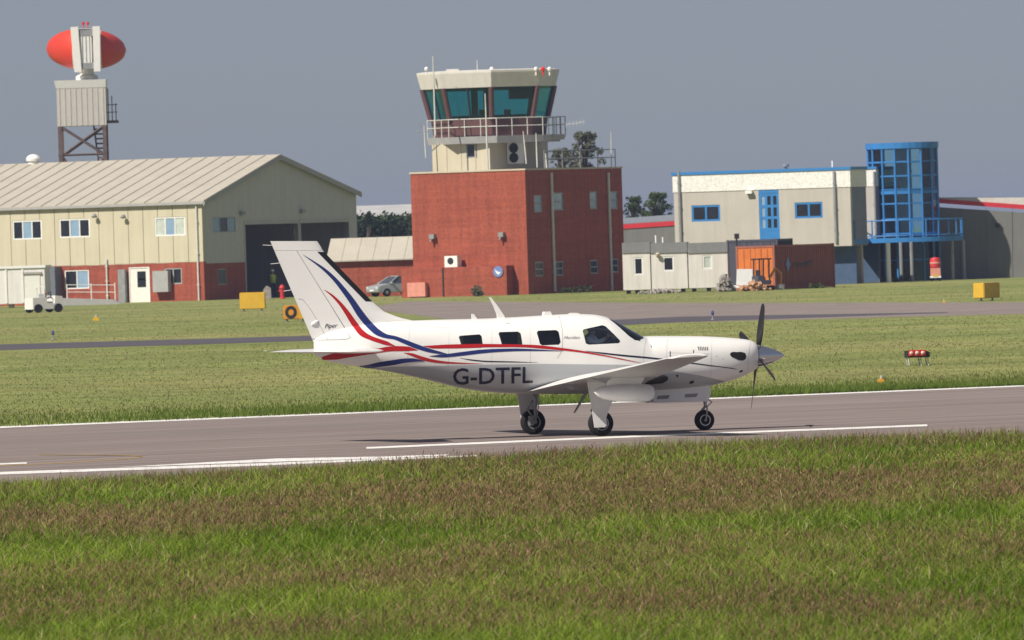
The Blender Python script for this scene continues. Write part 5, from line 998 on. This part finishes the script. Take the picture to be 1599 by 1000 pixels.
def leaves(clumps, n_each, size):
    vs, fs = [], []
    for c, r, fz in clumps:
        n = max(20, int(n_each * r * r)); d = rng.normal(0, 1, (n, 3)); d /= np.linalg.norm(d, axis=1)[:, None]; rad = r * rng.uniform(.25, 1, n) ** .6; p = np.array(c) + d * rad[:, None] * np.array((1, 1, fz))
        for q in p:
            a = Vector(rng.normal(0, 1, 3)).normalized(); b = a.orthogonal().normalized(); c_ = a.cross(b); s_ = size * rng.uniform(.6, 1.3); q = Vector(q); o = len(vs); vs += [q - b * s_, q + c_ * s_ * .6, q + b * s_, q - c_ * s_ * .6]; fs.append((o, o + 1, o + 2, o + 3))
    return vs, fs
def foliage(name, clumps, n_each, size, m, parent, world=True):
    vs, fs = leaves(clumps, n_each, size); mb = MB(); mb.v = vs; mb.f = [list(f) for f in fs]; mb.m = [0] * len(fs)
    me = bpy.data.meshes.new(name); M = rootm(parent).inverted(); me.from_pydata([tuple(M @ v) for v in vs], [], fs); me.materials.append(MATS[m]); o = bpy.data.objects.new(name, me); col.objects.link(o); o.parent = parent; return o
def tree(px, Y, top_row, width_px, crown_rows, m, label, seed, fine=1.0, group='trees behind the buildings'):
    base = at_y(px, 400, Y); base.z = 0; k = F / Y; zt_ = at_y(px, top_row, Y).z; zl_ = at_y(px, top_row + crown_rows, Y).z; w = width_px / k / 2; rr = random.Random(seed)
    t = thing('tree', base, label, 'tree', group=group); mb = MB(); mb.tube([base, base + Vector((.1, 0, zt_ * .3)), base + Vector((-.1, .1, zt_ * .6)), base + Vector((0, 0, zt_ * .85))], [.28, .22, .15, .05], 8); clumps = []
    for i in range(64):
        a = rr.uniform(0, 2 * math.pi); f = rr.random() ** .8; z = zl_ + (zt_ - zl_) * f; r = w * (1 - .62 * f ** 1.6) * math.sqrt(rr.random()) * .95; c = base + Vector((math.cos(a) * r, math.sin(a) * r, z)); cr = w * rr.uniform(.09, .2); c.z = min(c.z, zt_ - cr * .6); clumps.append((c, cr, rr.uniform(.7, 1)))
        if i % 3 == 0: mb.tube([base + Vector((0, 0, zl_ * .8 + (z - zl_) * .3)), (base + c) / 2 + Vector((0, 0, z * .45)), c], [.08, .05, .02], 5)
    mb.build('trunk', 'bark', t, True); foliage('crown', clumps, 620 * fine, .095, m, t)
tree(916, 790, 207, 84, 66, 'leaf_grey', 'grey green tree rising behind the tower roof railing', 3); tree(880, 800, 232, 46, 40, 'leaf_grey', 'small thin tree beside the glazed tower stage', 4)
tree(992, 830, 308, 56, 64, 'leaf_mid', 'leafy tree above the red banded shed next to the brick tower', 5); tree(1028, 826, 302, 74, 70, 'leaf_mid', 'broad tree above the red banded shed next to the office', 6)
hc_ = at_y(600, 400, 850); hedge = thing('hedge', (hc_.x, hc_.y, 0), 'dark green hedge behind the low link building roof', 'hedge'); cl = []; kk = F / 850
for i in range(34): x_ = 548 + 108 * i / 33; top = 342 + 6 * math.sin(i * 1.3) + random.uniform(-4, 5); p = at_y(x_, top + 10, 850); r = random.uniform(.7, 1.1); cl += [((p.x, 850 + random.uniform(-.8, .8), p.z - r * .2), r, 1), ((p.x, 850, max(.4, p.z - 1.4)), 1.1, 1), ((p.x, 850, max(.4, p.z - 2.6)), 1.1, 1)]
foliage('foliage', cl, 130, .16, 'leaf_dark', hedge); mb = MB(); [mb.tube([(c[0][0], c[0][1], 0), (c[0][0] + .1, c[0][1], c[0][2])], .04, 5) for c in cl[::6]]; mb.build('stems', 'bark', hedge)
tree(577, 848, 331, 14, 22, 'leaf_dark', 'slim sapling sticking up out of the dark hedge', 9)
def bush(px, py, wpx, hpx, m, label, Y=None):
    p = ground(px, py) if Y is None else at_y(px, py, Y); k = F / p.y; b = thing('bush', (p.x, p.y, 0), label, 'bush', group='bushes at the foot of the buildings'); cl = []; h = hpx / k; w = wpx / k
    for i in range(7): x_ = p.x + w * (i / 6 - .5) * .8; r = h * random.uniform(.3, .5); cl.append(((x_, p.y + random.uniform(-.2, .2), max(r * .5, h * random.uniform(.35, .75) - r * .3)), r, 1))
    foliage('foliage', cl, 420, .09, m, b); mb = MB(); [mb.tube([(p.x, p.y, 0), (p.x + (c[0][0] - p.x) * .6, p.y, c[0][2] * .5), tuple(c[0])], .025, 5) for c in cl]; mb.build('stems', 'bark', b)
bush(1530, 440, 80, 26, 'leaf_dark', 'dark bush spreading along the foot of the grey shed', 702); bush(1398, 441, 44, 14, 'leaf_mid', 'low bush among the balcony posts', 691)
bush(900, 459, 60, 15, 'leaf_dark', 'low scrub along the shaded side of the brick tower', 684); bush(746, 466, 10, 18, 'leaf_grey', 'dry shrub standing before the brick porch', 678); bush(1275, 452, 22, 8, 'leaf_mid', 'weeds under the rust red container', 650.5)

# ------------------------------------------------------------------ signs, markers, lights on the airfield
def box_sign(name, p, w, h, d, rzv, m, label, feet=True, mark=None):
    t = thing(name, (p.x, p.y, 0), label, 'sign', rzv); mb = MB(); mb.box((-w / 2, -d / 2, .12), (w / 2, d / 2, .12 + h)); ob = mb.build('sign_body', m, t, False, False)
    bm = bmesh.new(); bm.from_mesh(ob.data); bmesh.ops.bevel(bm, geom=bm.edges[:], offset=.03, segments=2, affect='EDGES'); bm.to_mesh(ob.data); bm.free()
    for s_ in (-.35, .35): mb = MB(); mb.tube([(w * s_, 0, 0), (w * s_, 0, .14)], .04, 8); mb.lathe([(.1, 0), (.1, .03)], (w * s_, 0, 0), (0, 0, 1), 10); mb.build('foot', 'steel_grey', t, False, False)
    if mark == 'ring':
        mb = MB(); n = 20; c = Vector((-w * .18, -d / 2 - .006, .12 + h / 2)); mb.loft([[c + Vector((r * math.cos(a), 0, r * 1.1 * math.sin(a))) for a in [2 * math.pi * k / n for k in range(n)]] for r in (h * .2, h * .42)], caps=False); mb.build('ring_mark', 'black_paint', t, False, False)
        mb = MB(); mb.box((w * .16, -d / 2 - .008, .14), (w * .46, -d / 2 - .003, .1 + h)); mb.build('face_panel', 'yellow_paint', t, False, False)
    return t
p = ground(395, 486.5); k = F / p.y; box_sign('taxiway_sign', p, 40 / k, 26 / k, .35, R(-3), 'yellow_paint', 'plain yellow box sign in the grass before the open hangar doors')
p = ground(461, 503); k = F / p.y; box_sign('taxiway_sign', p, 36 / k, 22 / k, .3, R(4), 'orange_paint', 'orange box sign with a dark ring half hidden by the aircraft fin', mark='ring')
p = ground(1541, 470); k = F / p.y; box_sign('taxiway_sign', p, 1.5, 24 / k, .55, R(60), 'yellow_paint', 'yellow box sign turned edge on in the grass before the grey shed')
def marker(px, py, m, label, cat, h=.25, w=.12):
    p = ground(px, py); t = thing('edge_light', (p.x, p.y, 0), label, cat); mb = MB(); mb.lathe([(w, 0), (w, .03), (w * .4, .05), (w * .35, h * .55)], (0, 0, 0), (0, 0, 1), 12); mb.build('stem', 'steel_grey', t, True, False)
    mb = MB(); mb.lathe([(w * .6, h * .55), (w * .75, h * .6), (w * .75, h * .8), (w * .4, h), (.005, h * 1.03)], (0, 0, 0), (0, 0, 1), 14); mb.build('lens', m, t, True, False)
mat('lens_blue', (.06, .09, .22), rough=.2)
marker(83, 531, 'lens_blue', 'blue taxiway edge light beside the narrow dark taxiway', 'light', .36, .08); marker(1113, 500, 'lens_blue', 'blue taxiway edge light behind the aircraft nose', 'light', .36, .08)
def cone_marker(px, py, wpx, hpx, m, label):
    p = ground(px, py); k = F / p.y; t = thing('ground_marker', (p.x, p.y, 0), label, 'marker'); w, h = wpx / k, hpx / k; mb = MB(); mb.prism([(-w / 2, -.15, 0), (w / 2, -.15, 0), (w * .3, -.15, h * .6), (0, -.15, h * .75), (-w * .4, -.15, h * .5)], (0, .3, 0)); mb.build('body', m, t, False, False); mb = MB(); mb.lathe([(w * .2, 0), (w * .22, h * .6), (w * .12, h * .95), (.01, h)], (w * .05, .02, .02), (0, 0, 1), 10); mb.build('cap', 'slab_grey', t, True, False)
cone_marker(1376, 599, 12, 11, 'orange_paint', 'small orange and grey marker at the far runway edge'); cone_marker(150, 501, 11, 9, 'yellow_paint', 'small yellow marker in the grass below the ramp'); cone_marker(1474, 473, 4, 6, 'yellow_paint', 'tiny yellow peg at the apron edge')
p = ground(1434, 571); k = F / p.y; t = thing('approach_light_unit', (p.x, p.y, 0), 'low black light unit with three red lenses on thin legs in the grass', 'light', R(8)); W_ = 35 / k
mb = MB(); mb.prism([(-W_ / 2, -.12, .2), (W_ / 2, -.12, .2), (W_ / 2, -.12, .32), (W_ * .3, -.12, .37), (-W_ / 2, -.12, .37)], (0, .5, 0)); mb.build('housing', 'black_paint', t, False, False)
for q in (-.36, -.1, .16): mb = MB(); mb.box((W_ * q - .06, -.2, .24), (W_ * q + .07, -.12, .385)); lh = mb.build('lamp', 'red_paint', t, False, False); mb = MB(); mb.lathe([(.005, .03), (.035, .02), (.05, 0)], (W_ * q, -.2, .31), (0, -1, 0), 14); mb.build('lens', mat('lens_pale', (.75, .45, .4), rough=.15), lh, True, False)
for q in (-.45, .1, .42): mb = MB(); mb.tube([(W_ * q, -.05, .22), (W_ * q + .01, -.08, 0)], .014, 6); mb.tube([(W_ * q, .3, .22), (W_ * q + .04, .33, 0)], .014, 6); mb.build('leg', 'pipe_white', t, False, False)

# ------------------------------------------------------------------ car, small vehicles, people, rubble
def vehicle_body(mb, prof, w, tum, mi=0):
    """prof: (x, z) outline front to back; sides lean in by tum above the waist"""
    n = len(prof); zs_ = [z for _, z in prof]; zm = max(zs_); wl = .55 * zm
    def y(z): return w / 2 - (max(0, z - wl) / (zm - wl)) * tum
    mb.add([(x, -y(z), z) for x, z in prof] + [(x, y(z), z) for x, z in prof], [list(range(n))[::-1], list(range(n, 2 * n))] + [(i, (i + 1) % n, n + (i + 1) % n, n + i) for i in range(n)], mi)
cp = at_y(618, 460, 712); car = thing('parked_car', (cp.x, 711.5, 0), 'silver grey hatchback parked before the low link building', 'car', R(212))
car.scale = (.88, .88, .86); car_silver = mat('car_silver', (.42, .44, .46), rough=.3, metal=.35, var=.04); glass('car_glass', (.3, .35, .38), .5)
mb = MB(); vehicle_body(mb, [(1.9, .3), (1.95, .55), (1.85, .75), (1.0, .92), (.95, .93), (-1.75, .95), (-1.85, .85), (-1.9, .4), (-1.85, .28)], 1.68, .05); ob = mb.build('body', 'car_silver', car, False, False)
bm = bmesh.new(); bm.from_mesh(ob.data); bmesh.ops.bevel(bm, geom=bm.edges[:], offset=.05, segments=2, affect='EDGES'); bm.to_mesh(ob.data); bm.free()
mb = MB(); vehicle_body(mb, [(1.0, .9), (.25, 1.38), (.0, 1.44), (-1.0, 1.42), (-1.5, 1.3), (-1.82, .92)], 1.6, .28); ob = mb.build('cabin', mat('car_window', (.05, .06, .07), rough=.08, spec=.7), car, False, False)
mb = MB(); mb.prism([(.2, -.56, 1.41), (-.0, -.56, 1.47), (-1.0, -.56, 1.45), (-1.5, -.56, 1.33), (-1.45, -.56, 1.3), (-1.0, -.56, 1.4), (0, -.56, 1.42)], (0, 1.12, 0)); mb.build('roof', 'car_silver', car, False, False)
for s_ in (-1, 1):
    for x_, l_ in ((-.45, .07), (.98, .06)): mb = MB(); mb.tube([(x_, s_ * .8, .92), (x_ - .1 if x_ < 0 else .2, s_ * .59, 1.41)], .04, 6); mb.build('pillar', 'car_silver', car, False, False)
    mb = MB(); mb.box((1.78, s_ * .62 - .15, .58), (1.93, s_ * .62 + .15, .74)); mb.build('headlight', 'lamp_glass', car, False, False); mb = MB(); mb.box((.75, s_ * .9 - .1, .92), (.88, s_ * .9 + .1, 1.04)); mb.build('mirror', 'car_silver', car, False, False)
    for x_ in (1.2, -1.2):
        mb = MB(); mb.lathe([(.18, -.09), (.29, -.1), (.3, 0), (.29, .1), (.18, .09)], (x_, s_ * .76, .3), (0, 1, 0), 20); wv = mb.build('wheel', 'rubber', car, True, False); mb = MB(); mb.lathe([(.02, -.1), (.19, -.085), (.19, .085), (.02, .1)], (x_, s_ * .76, .3), (0, 1, 0), 14); mb.build('rim', 'steel_grey', wv, True, False)
mb = MB(); mb.box((1.86, -.26, .4), (1.97, .26, .52)); mb.build('number_plate', 'frame_white', car, False, False)
# white baggage tug by the site cabin
gp = ground(68, 488.5); tug = thing('utility_tug', (gp.x, gp.y, 0), 'small white utility tug with a roll bar parked in front of the site cabin', 'tug', R(28)); 
mb = MB(); mb.prism([(-.9, -.55, .2), (-.9, -.55, .85), (-.05, -.55, .85), (.0, -.55, .55), (.45, -.55, .5), (.5, -.55, .95), (.95, -.55, .9), (1.0, -.55, .2)], (0, 1.1, 0)); mb.build('body', 'radar_white', tug, False, False)
for x_ in (-.6, .65):
    for s_ in (-1, 1): mb = MB(); mb.lathe([(.12, -.08), (.24, -.09), (.25, 0), (.24, .09), (.12, .08)], (x_, s_ * .58, .25), (0, 1, 0), 16); wv = mb.build('wheel', 'rubber', tug, True, False); mb = MB(); mb.lathe([(.01, -.08), (.12, -.07), (.12, .07), (.01, .08)], (x_, s_ * .58, .25), (0, 1, 0), 12); mb.build('rim', 'pipe_white', wv, True, False)
for s_ in (-1, 1): mb = MB(); mb.tube([(-.15, s_ * .5, .85), (-.15, s_ * .5, 1.35), (-.1, s_ * .3, 1.45), (-.1, 0, 1.47)], .03, 8); mb.build('roll_bar', 'pipe_white', tug, True, False)
mb = MB(); mb.box((-.05, -.4, .5), (.35, .4, .62)); mb.box((-.08, -.4, .62), (.05, .4, 1.05)); mb.build('seat', 'steel_grey', tug, False, False); mb = MB(); mb.tube([(.55, 0, .9), (.42, 0, 1.1)], .025, 8); mb.lathe([(.12, 0), (.15, .015), (.12, .03)], (.42, 0, 1.1), (-.5, 0, 1), 14); mb.build('steering_wheel', 'black_paint', tug, True, False); mb = MB(); mb.lathe([(.06, 0), (.07, .08), (.03, .12)], (.3, .3, 1.0), (0, 0, 1), 10); mb.build('beacon', 'lens_red', tug, True, False)
# red fire cart under the balcony
fp = at_y(1461, 430, 689); cart = thing('fire_cart', (fp.x, fp.y, 0), 'red and pink fire point cart with a yellow plate under the balcony', 'cart', R(-4))
mb = MB(); mb.lathe([(.26, .78), (.31, .84), (.31, 1.28), (.26, 1.38), (.1, 1.42), (.02, 1.43)], (0, 0, 0), (0, 0, 1), 18); mb.build('red_drum', 'red_paint', cart, True, False); mb = MB(); mb.lathe([(.315, 1.02), (.33, 1.04), (.33, 1.12), (.315, 1.14)], (0, 0, 0), (0, 0, 1), 18); mb.build('drum_band', 'pink_panel', cart, True, False)
mb = MB(); mb.box((-.3, -.26, .3), (.3, .26, .78)); mb.build('pink_case', 'pink_panel', cart, False, False); mb = MB(); mb.box((-.33, -.3, .2), (.33, .3, .3)); mb.build('bumper', 'frame_white', cart, False, False); mb = MB(); mb.box((-.12, -.315, .27), (.14, -.3, .4)); mb.build('plate', 'yellow_paint', cart, False, False)
for s_ in (-1, 1): mb = MB(); mb.lathe([(.03, -.04), (.12, -.04), (.12, .04), (.03, .04)], (s_ * .25, 0, .12), (1, 0, 0), 14); mb.build('wheel', 'rubber', cart, True, False)
# mini excavator and rubble before the container
ep = at_y(1192, 452, 645.5); dig = thing('mini_excavator', (ep.x, 645.5, 0), 'black and orange mini digger standing before the orange container doors', 'digger', R(25)); dk = 'black_paint'
for s_ in (-1, 1): mb = MB(); mb.prism([(-.55, s_ * .32 - .12, .06), (-.45, s_ * .32 - .12, 0), (.45, s_ * .32 - .12, 0), (.55, s_ * .32 - .12, .06), (.55, s_ * .32 - .12, .2), (.45, s_ * .32 - .12, .28), (-.45, s_ * .32 - .12, .28), (-.55, s_ * .32 - .12, .2)], (0, .24, 0)); mb.build('track', 'rubber', dig, False, False)
mb = MB(); mb.prism([(-.5, -.4, .32), (.3, -.4, .32), (.35, -.4, .55), (-.1, -.4, .6), (-.2, -.4, .85), (-.5, -.4, .8)], (0, .8, 0)); mb.build('body', 'container_dark', dig, False, False)
for x_, y_ in ((-.4, -.36), (.2, -.36), (-.4, .36), (.2, .36)): mb = MB(); mb.tube([(x_, y_, .55), (x_ + .03, y_, 1.72)], .04, 6); mb.build('canopy_post', dk, dig, True, False)
mb = MB(); mb.box((-.5, -.45, 1.72), (.35, .45, 1.8)); mb.build('canopy', dk, dig, False, False); mb = MB(); mb.box((-.3, -.2, .6), (.05, .2, .75)); mb.box((-.36, -.2, .75), (-.25, .2, 1.15)); mb.build('seat', dk, dig, False, False)
mb = MB(); mb.tube([(.3, 0, .5), (.8, 0, 1.25), (1.15, 0, .9)], [.09, .08, .06], 8); mb.tube([(1.15, 0, .9), (1.1, 0, .3)], .05, 8); mb.build('boom', 'orange_paint', dig, True, False); mb = MB(); mb.prism([(1.0, -.2, .32), (1.25, -.2, .3), (1.2, -.2, .02), (1.0, -.2, .08)], (0, .4, 0)); mb.build('bucket', 'steel_grey', dig, False, False)
sp = at_y(1163, 440, 647); mb = MB(); a_ = sp; mb.prism([Vector((a_.x - .5, 646.6, .35)), Vector((a_.x + .45, 646.9, .28)), Vector((a_.x + .45, 647.3, 1.2)), Vector((a_.x - .42, 647.0, 1.22))], (.02, .1, .01)); o = mb.build('white_board', 'frame_white', None); tag(o, 'plain white board leaning against the orange container doors', 'board')
mb = MB(); mb.prism([Vector((a_.x - .75, 646.2, .2)), Vector((a_.x + .1, 646.2, .12)), Vector((a_.x + .1, 647, .2)), Vector((a_.x - .75, 647, .3))], (0, 0, .05)); o = mb.build('white_board', 'frame_white', None); tag(o, 'small white board lying flat on the rubble', 'board')
mat('rubble_orange', (.42, .24, .14), rough=.95, var=.3, scale=5); mat('rubble_grey', (.3, .27, .25), rough=.95, var=.3, scale=5)
def rubble(px, Y, w, h, m, label, n=60):
    p = at_y(px, 440, Y); mb = MB(); rr = random.Random(int(px))
    for i in range(n):
        x_ = rr.gauss(0, w * .3); y_ = rr.gauss(0, .3); s_ = rr.uniform(.05, .15); z_ = max(0, h * (1 - abs(x_) / w) * rr.random()) + s_ * .4; M = Matrix.Translation((p.x + x_, Y + y_, z_)) @ Matrix.Rotation(rr.uniform(0, 3), 4, Vector((rr.random(), rr.random(), 1))); mb.box((-s_, -s_ * .7, -s_ * .6), (s_, s_ * .7, s_ * .5), 0, M)
    o = mb.build('rubble_heap', m, None); tag(o, label, 'rubble', kind='stuff')
rubble(1180, 644.5, 1.1, .45, 'rubble_orange', 'heap of orange brown rubble below the mini digger', 130); rubble(1132, 646, .6, .95, 'rubble_grey', 'grey rubble heap between portable cabin and container', 120); rubble(1030, 648, 1.6, .12, 'rubble_grey', 'loose stones along the foot of the portable cabins', 70)
# worker in the hangar doorway, hydrant
wp = at_y(427, 470, 745); wz = 0.0
mat('overalls_dark', (.03, .035, .06), rough=.9); mat('hivis', (.45, .6, .06), rough=.6, var=.1)
V = [(0, 0, .95), (0, 0, 1.15), (0, 0, 1.38), (0, 0, 1.5), (0, -.02, 1.62), (0, -.02, 1.7), (-.2, 0, 1.4), (-.27, -.02, 1.15), (-.25, -.1, .92), (.2, 0, 1.4), (.27, -.02, 1.15), (.25, -.1, .92), (-.1, 0, .9), (-.12, -.02, .5), (-.12, .02, .1), (-.12, -.14, .05), (.1, 0, .9), (.12, -.03, .5), (.12, .0, .1), (.12, -.16, .05)]
E = [(0, 1), (1, 2), (2, 3), (3, 4), (4, 5), (2, 6), (6, 7), (7, 8), (2, 9), (9, 10), (10, 11), (0, 12), (12, 13), (13, 14), (14, 15), (0, 16), (16, 17), (17, 18), (18, 19)]
worker = figure('person', V, E, [.13, .13, .14, .06, .09, .08, .07, .055, .045, .07, .055, .045, .09, .07, .055, .05, .09, .07, .055, .05], 0, 'overalls_dark'); worker.location = (wp.x, 745, 0); worker.rotation_euler = (0, 0, R(10)); ROOTM[worker.name] = Matrix.Translation((wp.x, 745, 0)) @ Matrix.Rotation(R(10), 4, 'Z'); tag(worker, 'worker in dark overalls and a bright green vest in the hangar doorway', 'person')
mb = MB(); n = 18; mb.loft([[Vector((a * math.cos(2 * math.pi * k / n), b * math.sin(2 * math.pi * k / n), z)) for k in range(n)] for a, b, z in ((.2, .16, .95), (.2, .165, 1.1), (.23, .17, 1.3), (.24, .15, 1.42), (.12, .1, 1.5))], caps=False); mb.build('vest', 'hivis', worker, True, False)
mb = MB(); mb.lathe([(.0, .13), (.06, .11), (.095, .05), (.1, .0), (.13, -.01), (.13, -.02)], (0, -.02, 1.72), (0, 0, 1), 14); mb.build('helmet', 'frame_white', worker, True, False); mb = MB(); mb.lathe([(.0, .09), (.06, .07), (.088, 0), (.07, -.07), (.04, -.11)], (0, -.035, 1.66), (0, 0, 1), 14); mb.build('face', 'skin', worker, True, False)
hp = at_y(441, 470, 724); hy = thing('fire_hydrant', (hp.x, 724, 0), 'bright red fire hydrant between hangar door and aircraft fin', 'hydrant'); mb = MB(); mb.lathe([(.2, 0), (.2, .08), (.13, .1), (.13, .62), (.18, .65), (.18, .7), (.14, .8), (.05, .88), (.02, .9)], (0, 0, 0), (0, 0, 1), 16); mb.build('body', 'red_paint', hy, True, False)
for s_ in (-1, 1): mb = MB(); mb.tube([(0, 0, .5), (s_ * .22, 0, .5)], .07, 10); mb.build('outlet', 'red_paint', hy, True, False)
pp = at_y(418, 470, 726); mb = MB(); mb.prism([(pp.x - .25, 725.6, 0), (pp.x + .25, 725.6, 0), (pp.x + .22, 725.6, .7), (pp.x - .05, 725.6, .85), (pp.x - .25, 725.6, .6)], (0, .4, 0)); o = mb.build('cement_sack', 'rubble_grey', None); tag(o, 'pale grey sack standing beside the yellow sign', 'sack')

# ------------------------------------------------------------------ thin summer haze
mb = MB(); mb.box((-4100, -160, -1), (4100, 9100, 21)); hb_ = mb.build('haze', mat('haze_air', (.5, .5, .5)), None); tag(hb_, 'thin blue grey summer haze over the airfield', 'haze', kind='stuff')
hm = MATS['haze_air']; hn = hm.node_tree.nodes; hl = hm.node_tree.links; hn.remove(hn['Principled BSDF']); pv_ = hn.new('ShaderNodeVolumePrincipled')
pv_.inputs['Color'].default_value = (.42, .5, .78, 1); pv_.inputs['Density'].default_value = .00012; hl.new(pv_.outputs[0], hn['Material Output'].inputs['Volume'])
